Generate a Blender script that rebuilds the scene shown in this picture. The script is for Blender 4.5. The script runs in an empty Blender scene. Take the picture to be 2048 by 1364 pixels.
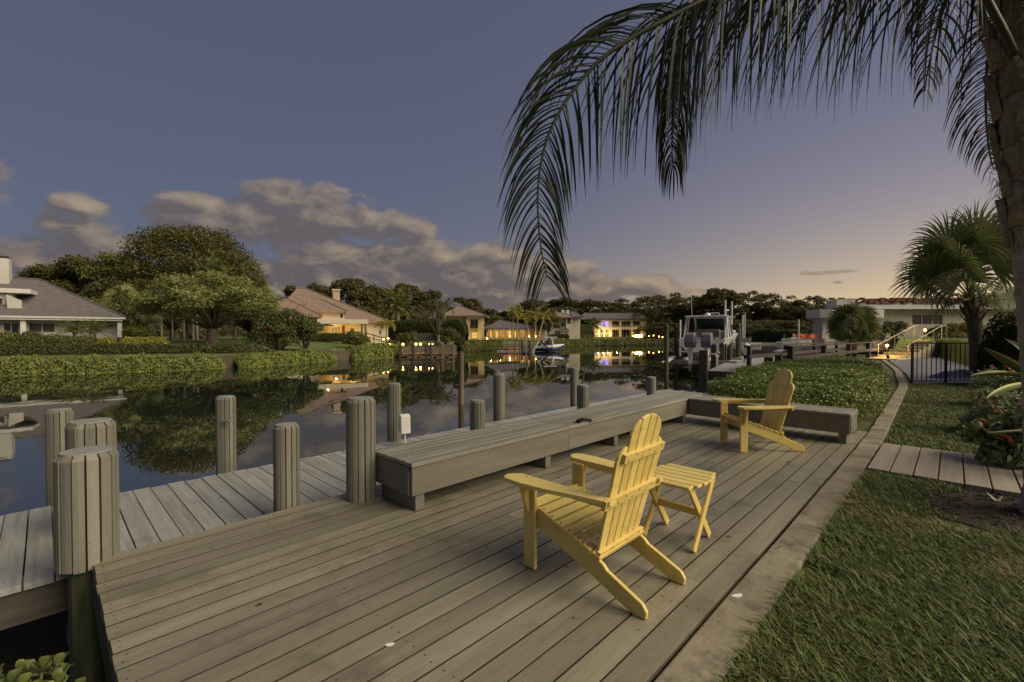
import bpy, bmesh, math, random
import numpy as np
from mathutils import Vector, Matrix, Euler
R = math.radians
random.seed(7); RNG = np.random.default_rng(7)
SC = bpy.context.scene
COL = SC.collection
F = 910.2; PITCH = R(0.88); CAMZ = 1.47; WATER = -1.0

# ---------------------------------------------------------------- measuring from the photograph (2048 x 1364)
def ray(px, py):
    u = (px - 1024) / F; w = -(py - 682) / F
    return Vector((u, math.cos(PITCH) + w * math.sin(PITCH), -math.sin(PITCH) + w * math.cos(PITCH)))
def P(px, py, Y):
    d = ray(px, py); s = Y / d.y
    return Vector((d.x * s, Y, CAMZ + d.z * s))
def G(px, py, z=0.0):
    d = ray(px, py); s = (z - CAMZ) / d.z
    return Vector((d.x * s, d.y * s, z))
DA = R(45.8)                                     # the deck runs 44.2 degrees to the right of the view
E1 = Vector((math.cos(DA), math.sin(DA), 0)); E2 = Vector((-math.sin(DA), math.cos(DA), 0))
def D(a, b, z=0.0):
    v = E1 * a + E2 * b; return Vector((v.x, v.y, z))

# ---------------------------------------------------------------- materials
MATS = {}
def new_mat(name):
    m = bpy.data.materials.new(name); m.use_nodes = True
    nt = m.node_tree; nt.nodes.clear()
    out = nt.nodes.new('ShaderNodeOutputMaterial')
    return m, nt, out
def rgba(c): return (c[0], c[1], c[2], 1.0)
def mixrgb(nt, blend, fac, a, b):
    n = nt.nodes.new('ShaderNodeMix'); n.data_type = 'RGBA'; n.blend_type = blend
    for sock, v in ((n.inputs[0], fac), (n.inputs[6], a), (n.inputs[7], b)):
        if isinstance(v, (int, float)): sock.default_value = v
        elif isinstance(v, tuple): sock.default_value = rgba(v)
        else: nt.links.new(v, sock)
    return n.outputs[2]
def math_n(nt, op, a, b=None, c=None, clamp=False):
    n = nt.nodes.new('ShaderNodeMath'); n.operation = op; n.use_clamp = clamp
    for i, v in enumerate((a, b, c)):
        if v is None: continue
        if isinstance(v, (int, float)): n.inputs[i].default_value = v
        else: nt.links.new(v, n.inputs[i])
    return n.outputs[0]
def ramp(nt, fac, p0, p1, c0=(0, 0, 0), c1=(1, 1, 1)):
    n = nt.nodes.new('ShaderNodeValToRGB'); e = n.color_ramp.elements
    e[0].position = p0; e[1].position = p1; e[0].color = rgba(c0); e[1].color = rgba(c1)
    nt.links.new(fac, n.inputs[0]); return n.outputs[0]
def noise(nt, vec, scale, detail=4, rough=.55, dist=0):
    n = nt.nodes.new('ShaderNodeTexNoise'); n.inputs['Scale'].default_value = scale
    n.inputs['Detail'].default_value = detail; n.inputs['Roughness'].default_value = rough
    n.inputs['Distortion'].default_value = dist
    nt.links.new(vec, n.inputs['Vector']); return n.outputs['Fac']
def M(name, c1, c2=None, scale=4, stretch=(1, 1, 1), rough=.7, bump=0, bscale=60, island=0, spec=.3, translucent=0,
      spots=None, spotscale=2, spotlo=.6, spothi=.7, metal=0, fine=None, coat=0):
    if name in MATS: return MATS[name]
    m, nt, out = new_mat(name)
    tc = nt.nodes.new('ShaderNodeTexCoord'); mp = nt.nodes.new('ShaderNodeMapping')
    mp.inputs['Scale'].default_value = stretch; nt.links.new(tc.outputs['Object'], mp.inputs[0])
    vec = mp.outputs[0]
    geo = nt.nodes.new('ShaderNodeNewGeometry')
    if island:                                   # shift the pattern from piece to piece
        add = nt.nodes.new('ShaderNodeVectorMath'); add.operation = 'ADD'
        cmb = nt.nodes.new('ShaderNodeCombineXYZ')
        for k, f in enumerate((37.1, 53.7, 91.3)):
            nt.links.new(math_n(nt, 'MULTIPLY', geo.outputs['Random Per Island'], f), cmb.inputs[k])
        nt.links.new(vec, add.inputs[0]); nt.links.new(cmb.outputs[0], add.inputs[1]); vec = add.outputs[0]
    col = None
    if c2 is not None:
        nf = noise(nt, vec, scale, 5)
        col = mixrgb(nt, 'MIX', ramp(nt, nf, .3, .7), tuple(c1), tuple(c2))
    if spots is not None:
        sf = noise(nt, tc.outputs['Object'], spotscale, 6, .65)
        col = mixrgb(nt, 'MIX', ramp(nt, sf, spotlo, spothi), col if col is not None else tuple(c1), tuple(spots))
    if fine is not None:
        ff = noise(nt, vec, fine[0], 3)
        k = math_n(nt, 'MULTIPLY_ADD', ff, 2 * fine[1], 1 - fine[1])
        cb = nt.nodes.new('ShaderNodeCombineXYZ')
        for q in range(3): nt.links.new(k, cb.inputs[q])
        col = mixrgb(nt, 'MULTIPLY', 1.0, col if col is not None else tuple(c1), cb.outputs[0])
    if island:
        hs = nt.nodes.new('ShaderNodeHueSaturation')
        nt.links.new(math_n(nt, 'MULTIPLY_ADD', geo.outputs['Random Per Island'], 2 * island, 1 - island), hs.inputs['Value'])
        r2 = math_n(nt, 'FRACT', math_n(nt, 'MULTIPLY', geo.outputs['Random Per Island'], 17.3))
        nt.links.new(math_n(nt, 'MULTIPLY_ADD', r2, .05 * min(1, island * 2.5), .5 - .025 * min(1, island * 2.5)), hs.inputs['Hue'])
        if col is not None: nt.links.new(col, hs.inputs['Color'])
        else: hs.inputs['Color'].default_value = rgba(c1)
        col = hs.outputs[0]
    b = nt.nodes.new('ShaderNodeBsdfPrincipled')
    if col is not None: nt.links.new(col, b.inputs['Base Color'])
    else: b.inputs['Base Color'].default_value = rgba(c1)
    b.inputs['Roughness'].default_value = rough; b.inputs['Metallic'].default_value = metal
    b.inputs['Specular IOR Level'].default_value = spec
    b.inputs['Coat Weight'].default_value = coat
    if bump:
        bn = nt.nodes.new('ShaderNodeBump'); bn.inputs['Strength'].default_value = bump; bn.inputs['Distance'].default_value = .01
        nt.links.new(noise(nt, vec, bscale, 4), bn.inputs['Height']); nt.links.new(bn.outputs[0], b.inputs['Normal'])
    sh = b.outputs[0]
    if translucent:
        t = nt.nodes.new('ShaderNodeBsdfTranslucent')
        if col is not None: nt.links.new(col, t.inputs[0])
        else: t.inputs[0].default_value = rgba(c1)
        mx = nt.nodes.new('ShaderNodeMixShader'); mx.inputs[0].default_value = translucent
        nt.links.new(sh, mx.inputs[1]); nt.links.new(t.outputs[0], mx.inputs[2]); sh = mx.outputs[0]
    nt.links.new(sh, out.inputs[0]); MATS[name] = m
    return m
def EM(name, c, s):
    if name in MATS: return MATS[name]
    m, nt, out = new_mat(name); e = nt.nodes.new('ShaderNodeEmission')
    e.inputs[0].default_value = rgba(c); e.inputs[1].default_value = s
    nt.links.new(e.outputs[0], out.inputs[0]); MATS[name] = m; return m

# ---------------------------------------------------------------- objects
def link(o, parent=None):
    COL.objects.link(o)
    if parent is not None: o.parent = parent
    return o
def tag(o, label=None, cat=None, group=None, kind=None):
    if label: o['label'] = label
    if cat: o['category'] = cat
    if group: o['group'] = group
    if kind: o['kind'] = kind
    return o
def thing(name, label, cat, loc=(0, 0, 0), rz=0, group=None, scale=1):
    o = bpy.data.objects.new(name, None); o.empty_display_size = .1
    o.location = loc; o.rotation_euler = (0, 0, rz); o.scale = (scale,) * 3 if isinstance(scale, (int, float)) else scale
    link(o); return tag(o, label, cat, group)
def put(name, me, parent=None, loc=(0, 0, 0), rot=(0, 0, 0)):
    o = bpy.data.objects.new(name, me); o.location = loc; o.rotation_euler = rot
    return link(o, parent)
def copy_thing(root, loc, rz, label):
    r = root.copy(); link(r); r.location = loc; r.rotation_euler = (0, 0, rz); r['label'] = label
    for ch in list(root.children):
        c = ch.copy(); COL.objects.link(c); c.parent = r
        for g in list(ch.children):
            d = g.copy(); COL.objects.link(d); d.parent = c
    return r

class MB:
    def __init__(s): s.v = []; s.f = []; s.m = []
    def add(s, vs, fs, mi=0):
        o = len(s.v); s.v += [tuple(v) for v in vs]; s.f += [tuple(i + o for i in f) for f in fs]; s.m += [mi] * len(fs); return s
    def box(s, c, size, rot=None, mi=0):
        x, y, z = (k / 2 for k in size)
        vs = [Vector(p) for p in ((-x, -y, -z), (x, -y, -z), (x, y, -z), (-x, y, -z), (-x, -y, z), (x, -y, z), (x, y, z), (-x, y, z))]
        if rot is not None:
            mt = Euler(rot).to_matrix() if not isinstance(rot, Matrix) else rot
            vs = [mt @ v for v in vs]
        c = Vector(c)
        return s.add([v + c for v in vs], [(0, 3, 2, 1), (4, 5, 6, 7), (0, 1, 5, 4), (1, 2, 6, 5), (2, 3, 7, 6), (3, 0, 4, 7)], mi)
    def bb(s, x0, x1, y0, y1, z0, z1, mi=0):
        return s.box(((x0 + x1) / 2, (y0 + y1) / 2, (z0 + z1) / 2), (x1 - x0, y1 - y0, z1 - z0), None, mi)
    def bar(s, p0, p1, w, h, side=None, mi=0):
        """A bar from p0 to p1; w across 'side', h across the third axis."""
        p0, p1 = Vector(p0), Vector(p1); x = (p1 - p0); L = x.length; x.normalize()
        y = Vector(side) if side is not None else (Vector((0, 0, 1)).cross(x) if abs(x.z) < .95 else Vector((1, 0, 0)))
        y = (y - x * y.dot(x)).normalized(); z = x.cross(y)
        mt = Matrix((x, y, z)).transposed()
        return s.box((p0 + p1) / 2, (L, w, h), mt, mi)
    def tube(s, pts, rad, n=8, cap=True, mi=0):
        pts = [Vector(p) for p in pts]
        if isinstance(rad, (int, float)): rad = [rad] * len(pts)
        vs = []; fs = []; ref = None
        for i, p in enumerate(pts):
            t = (pts[min(i + 1, len(pts) - 1)] - pts[max(i - 1, 0)]).normalized()
            if ref is None: ref = Vector((1, 0, 0)) if abs(t.x) < .8 else Vector((0, 1, 0))
            a = (ref - t * ref.dot(t)).normalized(); ref = a; b = t.cross(a)
            for k in range(n):
                q = 2 * math.pi * k / n; vs.append(p + (a * math.cos(q) + b * math.sin(q)) * rad[i])
        for i in range(len(pts) - 1):
            for k in range(n):
                k2 = (k + 1) % n; fs.append((i * n + k, i * n + k2, (i + 1) * n + k2, (i + 1) * n + k))
        if cap: fs.append(tuple(reversed(range(n)))); fs.append(tuple(range((len(pts) - 1) * n, len(pts) * n)))
        return s.add(vs, fs, mi)
    def prism(s, poly, t0, t1, fn, mi=0):
        """poly: 2-D points; fn(u, v, t) -> 3-D point."""
        n = len(poly); vs = [fn(u, v, t0) for u, v in poly] + [fn(u, v, t1) for u, v in poly]
        fs = [tuple(reversed(range(n))), tuple(range(n, 2 * n))] + [(i, (i + 1) % n, n + (i + 1) % n, n + i) for i in range(n)]
        return s.add(vs, fs, mi)
    def lathe(s, prof, c=(0, 0, 0), n=16, mi=0):
        c = Vector(c); vs = []; fs = []
        for r, z in prof:
            for k in range(n):
                q = 2 * math.pi * k / n; vs.append(c + Vector((r * math.cos(q), r * math.sin(q), z)))
        for i in range(len(prof) - 1):
            for k in range(n):
                k2 = (k + 1) % n; fs.append((i * n + k, i * n + k2, (i + 1) * n + k2, (i + 1) * n + k))
        fs.append(tuple(reversed(range(n)))); fs.append(tuple(range((len(prof) - 1) * n, len(prof) * n)))
        return s.add(vs, fs, mi)
    def mesh(s, name, mats, smooth=False, recalc=True):
        me = bpy.data.meshes.new(name); me.from_pydata(s.v, [], s.f)
        if not isinstance(mats, (list, tuple)): mats = [mats]
        for m in mats: me.materials.append(m)
        if len(mats) > 1: me.polygons.foreach_set('material_index', s.m)
        if recalc:
            bm = bmesh.new(); bm.from_mesh(me); bmesh.ops.recalc_face_normals(bm, faces=bm.faces); bm.to_mesh(me); bm.free()
        if smooth: me.polygons.foreach_set('use_smooth', [True] * len(me.polygons))
        me.update(); return me
    def build(s, name, mats, parent=None, bevel=0, smooth=False, loc=(0, 0, 0), rot=(0, 0, 0), seg=2):
        o = put(name, s.mesh(name, mats, smooth), parent, loc, rot)
        if bevel:
            b = o.modifiers.new('bevel', 'BEVEL'); b.width = bevel; b.segments = seg; b.limit_method = 'ANGLE'; b.angle_limit = R(40)
            b.harden_normals = False
        return o
def raw_mesh(name, V, Fq, mat, smooth=False, mat2=None, n2=0):
    """Fast mesh from numpy: V (n,3), Fq (m,k)."""
    me = bpy.data.meshes.new(name); n, k = Fq.shape
    me.vertices.add(len(V)); me.vertices.foreach_set('co', V.astype(np.float32).ravel())
    me.loops.add(n * k); me.loops.foreach_set('vertex_index', Fq.astype(np.int32).ravel())
    me.polygons.add(n); me.polygons.foreach_set('loop_start', np.arange(0, n * k, k, dtype=np.int32))
    me.polygons.foreach_set('loop_total', np.full(n, k, dtype=np.int32))
    me.materials.append(mat)
    if mat2 is not None:
        me.materials.append(mat2); mi = np.zeros(n, np.int32); mi[n - n2:] = 1; me.polygons.foreach_set('material_index', mi)
    if smooth: me.polygons.foreach_set('use_smooth', np.ones(n, dtype=bool))
    me.update(calc_edges=True); me.validate(); return me
def unit(v): return v / np.maximum(np.linalg.norm(v, axis=-1, keepdims=True), 1e-9)
def leaves(C, N, L, aspect=.45, tilt=.6, fold=.12, droop=None):
    """One pointed quad leaf per centre C with outward direction N and length L -> V, F."""
    n = len(C); L = np.broadcast_to(np.asarray(L, float), (n,))[:, None]
    nn = unit(N + RNG.normal(0, tilt, (n, 3)))
    ax = unit(np.cross(nn, RNG.normal(0, 1, (n, 3))))
    if droop is not None: ax = unit(ax + np.array([0, 0, -droop]))
    sd = unit(np.cross(nn, ax))
    base = C - ax * L * .5; tip = C + ax * L * .5; mid = C + nn * L * fold
    V = np.stack([base, mid + sd * L * aspect * .5, tip, mid - sd * L * aspect * .5], 1).reshape(-1, 3)
    return V, np.arange(4 * n).reshape(n, 4)
def merge(parts):
    Vs = []; Fs = []; o = 0
    for V, Fq in parts: Vs.append(V); Fs.append(Fq + o); o += len(V)
    return np.concatenate(Vs), np.concatenate(Fs)

# ---------------------------------------------------------------- camera
cam = bpy.data.cameras.new('camera'); cam.lens = 16; cam.sensor_width = 36; cam.clip_end = 4000; cam.clip_start = .05
co = bpy.data.objects.new('camera', cam); co.location = (0, 0, CAMZ); co.rotation_euler = (R(90) - PITCH, 0, 0); link(co)
SC.camera = co
SC.view_settings.view_transform = 'Standard'; SC.view_settings.look = 'None'
SC.view_settings.exposure = 0; SC.view_settings.gamma = 1

# ---------------------------------------------------------------- dusk sky: Nishita sky, tinted, with clouds in it
W = bpy.data.worlds.new('World'); SC.world = W; W.use_nodes = True
nt = W.node_tree; nt.nodes.clear()
wo = nt.nodes.new('ShaderNodeOutputWorld'); bg = nt.nodes.new('ShaderNodeBackground'); nt.links.new(bg.outputs[0], wo.inputs[0])
SUN_AZ = R(42); SUN_EL = R(3)                    # azimuth measured from the view axis towards the right
sky = nt.nodes.new('ShaderNodeTexSky'); sky.sky_type = 'NISHITA'; sky.sun_disc = False
sky.sun_elevation = SUN_EL; sky.sun_rotation = SUN_AZ; sky.air_density = 1.0; sky.dust_density = 1.5; sky.ozone_density = 4.0
tcw = nt.nodes.new('ShaderNodeTexCoord'); sep = nt.nodes.new('ShaderNodeSeparateXYZ'); nt.links.new(tcw.outputs['Generated'], sep.inputs[0])
AZ = math_n(nt, 'ARCTAN2', sep.outputs[0], sep.outputs[1]); EL = math_n(nt, 'ARCSINE', sep.outputs[2])
def azel(px, py):
    d = ray(px, py).normalized(); return math.atan2(d.x, d.y), math.asin(d.z)
CL = [(360, 440, 80, 36, 1), (450, 430, 120, 42, 1), (560, 432, 120, 46, 1), (620, 408, 70, 34, 1), (690, 432, 70, 36, 1), (760, 448, 60, 24, 1), (835, 455, 42, 26, 1),
      (700, 540, 170, 40, 1), (560, 560, 110, 34, 1), (850, 520, 140, 34, 1), (930, 560, 150, 52, 1), (1020, 545, 90, 52, 1), (790, 590, 300, 30, 1),
      (165, 408, 56, 20, .8), (-20, 350, 50, 70, .8), (190, 470, 110, 30, .9), (70, 525, 170, 42, .9), (270, 520, 130, 44, .9),
      (1160, 580, 170, 22, .9), (1290, 568, 80, 20, 1), (1200, 524, 48, 9, .8), (1130, 545, 50, 12, .8), (1390, 590, 90, 10, .8), (640, 488, 70, 14, .5),
      (1675, 566, 16, 6, .62), (1655, 545, 60, 4, .48), (1610, 545, 8, 4, .6)]
g = bpy.data.node_groups.new('cloud_density', 'ShaderNodeTree')
g.interface.new_socket('Dir', in_out='INPUT', socket_type='NodeSocketVector'); g.interface.new_socket('Density', in_out='OUTPUT', socket_type='NodeSocketFloat')
gi = g.nodes.new('NodeGroupInput'); go = g.nodes.new('NodeGroupOutput')
wn = g.nodes.new('ShaderNodeTexNoise'); wn.inputs['Scale'].default_value = 11; wn.inputs['Detail'].default_value = 7; wn.inputs['Roughness'].default_value = .56; wn.inputs['Distortion'].default_value = .3
mpn = g.nodes.new('ShaderNodeMapping'); mpn.inputs['Scale'].default_value = (1, 2.0, 1)
g.links.new(gi.outputs[0], mpn.inputs[0]); g.links.new(mpn.outputs[0], wn.inputs['Vector'])
acc = None
for cx, cy, rx, ry, k in CL:
    a, e = azel(cx, cy); ra = abs(azel(cx + rx, cy)[0] - azel(cx - rx, cy)[0]) / 2; re = abs(azel(cx, cy + ry)[1] - azel(cx, cy - ry)[1]) / 2
    vm = g.nodes.new('ShaderNodeVectorMath'); vm.operation = 'SUBTRACT'; g.links.new(gi.outputs[0], vm.inputs[0]); vm.inputs[1].default_value = (a, e, 0)
    vs = g.nodes.new('ShaderNodeVectorMath'); vs.operation = 'MULTIPLY'; g.links.new(vm.outputs[0], vs.inputs[0]); vs.inputs[1].default_value = (1 / ra, 1 / re, 0)
    ln = g.nodes.new('ShaderNodeVectorMath'); ln.operation = 'DOT_PRODUCT'; g.links.new(vs.outputs[0], ln.inputs[0]); g.links.new(vs.outputs[0], ln.inputs[1])
    ex = math_n(g, 'MULTIPLY', math_n(g, 'EXPONENT', math_n(g, 'MULTIPLY', ln.outputs['Value'], -1.0)), k)
    acc = ex if acc is None else math_n(g, 'ADD', acc, ex)
dn = math_n(g, 'ADD', math_n(g, 'MULTIPLY', math_n(g, 'SUBTRACT', 1.0, math_n(g, 'EXPONENT', math_n(g, 'MULTIPLY', acc, -1.2))), 1.08), math_n(g, 'MULTIPLY', math_n(g, 'MULTIPLY_ADD', wn.outputs['Fac'], 2.2, -1.1), math_n(g, 'MULTIPLY', acc, 4.0, clamp=True)))
g.links.new(dn, go.inputs[0])
def density(da, de):
    cb = nt.nodes.new('ShaderNodeCombineXYZ')
    nt.links.new(math_n(nt, 'ADD', AZ, da), cb.inputs[0]); nt.links.new(math_n(nt, 'ADD', EL, de), cb.inputs[1])
    n = nt.nodes.new('ShaderNodeGroup'); n.node_tree = g; nt.links.new(cb.outputs[0], n.inputs[0]); return n.outputs[0]
r0 = density(0, 0); r1 = density(.022, .018)
mr = nt.nodes.new('ShaderNodeMapRange'); mr.interpolation_type = 'SMOOTHSTEP'; mr.inputs['From Min'].default_value = .24; mr.inputs['From Max'].default_value = .66
nt.links.new(r0, mr.inputs['Value']); d0 = mr.outputs[0]
lit = math_n(nt, 'MULTIPLY_ADD', math_n(nt, 'SUBTRACT', r0, r1), 1.05, .07, clamp=True)
elf = nt.nodes.new('ShaderNodeMapRange'); elf.inputs['From Min'].default_value = 0; elf.inputs['From Max'].default_value = R(14); nt.links.new(EL, elf.inputs['Value'])
SKYGAIN = 1.0
SUN_AZ = R(112); sky.sun_rotation = SUN_AZ
da = math_n(nt, 'SUBTRACT', AZ, R(56))
s1 = math_n(nt, 'EXPONENT', math_n(nt, 'MULTIPLY', math_n(nt, 'MULTIPLY', da, da), -1 / (R(42) ** 2)))      # towards the sunset
s2 = math_n(nt, 'EXPONENT', math_n(nt, 'MULTIPLY', math_n(nt, 'MULTIPLY', da, da), -1 / (R(52) ** 2)))
ela = math_n(nt, 'ABSOLUTE', EL)
h1 = math_n(nt, 'EXPONENT', math_n(nt, 'MULTIPLY', ela, -1 / R(6.8)))
h2 = math_n(nt, 'EXPONENT', math_n(nt, 'MULTIPLY', ela, -1 / R(17)))
blue = mixrgb(nt, 'MIX', math_n(nt, 'MULTIPLY', s2, math_n(nt, 'MULTIPLY_ADD', h2, .88, .12)), (.076, .080, .122), (.26, .272, .42))
hz = mixrgb(nt, 'MIX', math_n(nt, 'MULTIPLY', h2, math_n(nt, 'SUBTRACT', 1, s1)), blue, (.135, .145, .19))
warm = mixrgb(nt, 'MIX', math_n(nt, 'MULTIPLY', math_n(nt, 'MULTIPLY', h1, s1), 1.0, clamp=True), hz, (1.12, .79, .27))
nis = mixrgb(nt, 'MULTIPLY', 1.0, sky.outputs[0], (.030, .026, .030))
skyc = mixrgb(nt, 'ADD', 1.0, warm, nis)
cshade = mixrgb(nt, 'MIX', elf.outputs[0], (.118, .101, .106), (.128, .114, .124))
cshade = mixrgb(nt, 'MIX', math_n(nt, 'MULTIPLY', s1, .5), cshade, (.26, .20, .145))
cwarm = mixrgb(nt, 'MIX', elf.outputs[0], (.46, .34, .22), (.36, .29, .225))
cloud = mixrgb(nt, 'MIX', lit, cshade, cwarm)
final = mixrgb(nt, 'MIX', math_n(nt, 'MULTIPLY', d0, .95), skyc, cloud)
nt.links.new(final, bg.inputs[0]); bg.inputs[1].default_value = 1.0
fill_sun = bpy.data.lights.new('fill_sun', 'SUN'); fill_sun.energy = 4.2; fill_sun.angle = R(50); fill_sun.color = (1.0, .88, .66)  # wide soft lamp from right behind the view, added to fill the dusk foreground
so = bpy.data.objects.new('fill_sun', fill_sun); link(so)
_e = R(36); _sd = Vector((math.sin(SUN_AZ) * math.cos(_e), math.cos(SUN_AZ) * math.cos(_e), math.sin(_e)))
so.rotation_euler = (-_sd).to_track_quat('-Z', 'Y').to_euler(); so.location = (20, -10, 30)
# ================================================================ ground and water
m_water, wnt, wout = new_mat('canal_water')
b = wnt.nodes.new('ShaderNodeBsdfPrincipled'); b.inputs['Base Color'].default_value = (.012, .016, .012, 1); b.inputs['Roughness'].default_value = .015
b.inputs['IOR'].default_value = 3.2; b.inputs['Specular IOR Level'].default_value = .5
tc = wnt.nodes.new('ShaderNodeTexCoord'); bn = wnt.nodes.new('ShaderNodeBump'); bn.inputs['Strength'].default_value = .05; bn.inputs['Distance'].default_value = .05
wmp = wnt.nodes.new('ShaderNodeMapping'); wmp.inputs['Scale'].default_value = (1, .35, 1); wnt.links.new(tc.outputs['Object'], wmp.inputs[0])
wnt.links.new(noise(wnt, wmp.outputs[0], .9, 3), bn.inputs['Height']); wnt.links.new(bn.outputs[0], b.inputs['Normal']); wnt.links.new(b.outputs[0], wout.inputs[0])
mb = MB(); mb.add([(-900, -200, WATER), (900, -200, WATER), (900, 1500, WATER), (-900, 1500, WATER)], [(0, 1, 2, 3)])
tag(mb.build('water', m_water), kind='structure')

m_soil = M('bank_soil', (.05, .042, .03), (.09, .075, .05), scale=1.2, rough=.95, bump=.4, bscale=8)
m_lawnfar = M('far_lawn', (.085, .115, .026), (.13, .16, .045), scale=.5, rough=.95, bump=.3, bscale=20, fine=(9, .35))
m_wallc = M('seawall_concrete', (.20, .17, .13), (.30, .25, .19), scale=1.5, rough=.9, bump=.3, bscale=25)
def land(name, pts, z, mats, inland):
    """pts: shoreline, then the inland corners; a vertical face falls from the shoreline to below the water."""
    mb = MB(); n = len(pts); al = pts + inland
    mb.add([(p[0], p[1], z) for p in al], [tuple(range(len(al)))], 0)
    mb.add([(p[0], p[1], z) for p in pts] + [(p[0], p[1], WATER - .5) for p in pts], [(i, i + 1, n + i + 1, n + i) for i in range(n - 1)], 1)
    return put(name, mb.mesh(name, mats))
FARZ = -0.1; INZ = .7
SHORE = [(-75, 19), (-46, 23)] + [tuple(G(x, y, WATER)[:2]) for x, y in ((0, 752), (200, 745), (430, 737), (650, 722), (775, 715), (910, 704), (1000, 699.5), (1090, 695), (1190, 691), (1300, 690), (1420, 689))]
def inland(d):
    out = []
    for i, p in enumerate(SHORE):
        a, b_ = SHORE[max(i - 1, 0)], SHORE[min(i + 1, len(SHORE) - 1)]; t = Vector((b_[0] - a[0], b_[1] - a[1])).normalized(); out.append((p[0] - t.y * d, p[1] + t.x * d))
    return out
mb = MB(); rows = [(0, -1.6, 1), (0, FARZ, 1), (.5, FARZ, 0), (7, FARZ + .05, 0), (12, .45, 0), (17, INZ + .02, 0)]; n = len(SHORE)
for (d0, z0, k0), (d1, z1, k1) in zip(rows, rows[1:]):
    mb.add([(x, y, z0) for x, y in inland(d0)] + [(x, y, z1) for x, y in inland(d1)], [(i, i + 1, n + i + 1, n + i) for i in range(n - 1)], k0 if k1 else 0)
il = inland(17); mb.add([(x, y, INZ + .02) for x, y in il] + [(x * 14, 1500 if x > -200 else 300, INZ + .02) for x, y in il], [(i, i + 1, n + i + 1, n + i) for i in range(n - 1)], 0)
tag(put('far_bank', mb.mesh('far_bank', [m_lawnfar, m_soil])), kind='structure')
# right bank: from the seawall under the deck edge past the hedge to the neighbour's lawn
RB = [tuple(D(-14, .70)[:2]), tuple(D(8.2, .70)[:2]), tuple(D(8.25, 2.9)[:2]), tuple(D(10, 3.8)[:2]), tuple(D(14, 4.4)[:2]), tuple(D(20, 4.6)[:2]), tuple(D(26, 4.3)[:2]), (22.0, 30), (26, 42), (33, 55), (37, 70), (40, 85), (43, 100), (45, 109)]
m_lawnbase = M('near_lawn_soil', (.06, .07, .02), (.12, .105, .045), scale=2.2, rough=1, bump=.6, bscale=40, spots=(.10, .075, .04), spotscale=1.1, spotlo=.6, spothi=.75)
tag(land('lawn', RB, -.03, [m_lawnbase, m_wallc], [(160, 175), (600, 470), (600, -60), (-10, -60)]), kind='structure')

# ================================================================ timber deck
m_deck = M('deck_paint', (.19, .167, .112), (.26, .232, .162), scale=2.2, stretch=(.35, 6, 3), rough=.5, bump=.3, bscale=30, island=.17, spec=.42,
           spots=(.148, .128, .082), spotscale=1.7, spotlo=.52, spothi=.68, fine=(26, .22))
m_dock = M('weathered_dock', (.235, .23, .205), (.375, .362, .325), scale=3, stretch=(8, .5, 3), rough=.75, bump=.3, bscale=26, island=.12,
           spots=(.19, .15, .10), spotscale=2.5, spotlo=.62, spothi=.75, fine=(30, .15))
m_beam = M('dark_beam', (.06, .05, .04), (.11, .095, .075), scale=3, stretch=(1, 5, 5), rough=.85, bump=.4, bscale=20)
m_bench = M('bench_paint', (.145, .129, .094), (.195, .178, .132), scale=2.5, stretch=(.4, 5, 5), rough=.6, bump=.25, bscale=26, island=.08, fine=(24, .14))
m_benchtop = M('bench_top_worn', (.185, .172, .13), (.29, .272, .215), scale=3, stretch=(.4, 7, 5), rough=.65, bump=.3, bscale=28, island=.10, fine=(30, .2))
m_nail = M('nail_rust', (.05, .035, .025), (.12, .06, .025), scale=30, rough=.8)
dk = thing('deck', 'brown painted timber deck under the yellow chairs beside the water', 'deck', (0, 0, 0), DA)
A0, A1, B0, B1 = .2, 8.62, .918, 4.02
mb = MB(); nb = 22; w = (B1 - B0) / nb
for i in range(nb):
    y0 = B0 + i * w + .005; y1 = B0 + (i + 1) * w - .005
    cuts = sorted([A0 + random.uniform(-.005, .005)] + [random.uniform(2.5, 7.8) for k in range(2 if i % 3 else 1)] + [A1])
    cuts = [c for k, c in enumerate(cuts) if k == 0 or c - cuts[k - 1] > 2.2 or c == A1]
    for c0, c1 in zip(cuts, cuts[1:]):
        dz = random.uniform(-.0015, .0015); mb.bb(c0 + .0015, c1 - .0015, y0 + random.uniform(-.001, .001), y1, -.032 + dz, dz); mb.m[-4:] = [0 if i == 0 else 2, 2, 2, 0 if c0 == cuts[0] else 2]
for i in range(nb):
    for a in (A0 + .04, 1.2, 2.4, 3.6, 4.8, 6.0, 7.2, 8.4):
        for q in (.3, .7):
            c = (a + random.uniform(-.01, .01), B0 + (i + q) * w, .0005); mb.lathe([(.0045, 0), (.0045, .0018)], c, 6, 1)
mb.build('decking', [m_deck, m_nail, M('board_gap_shade', (.035, .028, .02), (.06, .05, .036), scale=5, rough=.95)], dk, bevel=.0025)  # board sides coloured dark so the gaps look shaded
mb = MB()
mb.bb(A0 - .002, A0 + .03, B0 + .05, B1 - .05, -.25, -.036); mb.bb(A0, A1, B1 - .045, B1 - .005, -.25, -.036)
for a in np.arange(A0 + .6, A1, .6): mb.bb(a - .02, a + .02, B0 + .05, B1 - .06, -.24, -.036)
mb.build('joist', m_beam, dk)
for q0, q1 in ((.24, 3.55), (.24, 1.2), (4.2, 3.6)): MB().bb(q0, q0 + .15, q1, q1 + .15, -2.2, -.26).build('post', M('green_post', (.045, .05, .03), (.09, .085, .05), scale=4, stretch=(4, 4, .6), rough=.9, bump=.5, bscale=18), dk)

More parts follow.
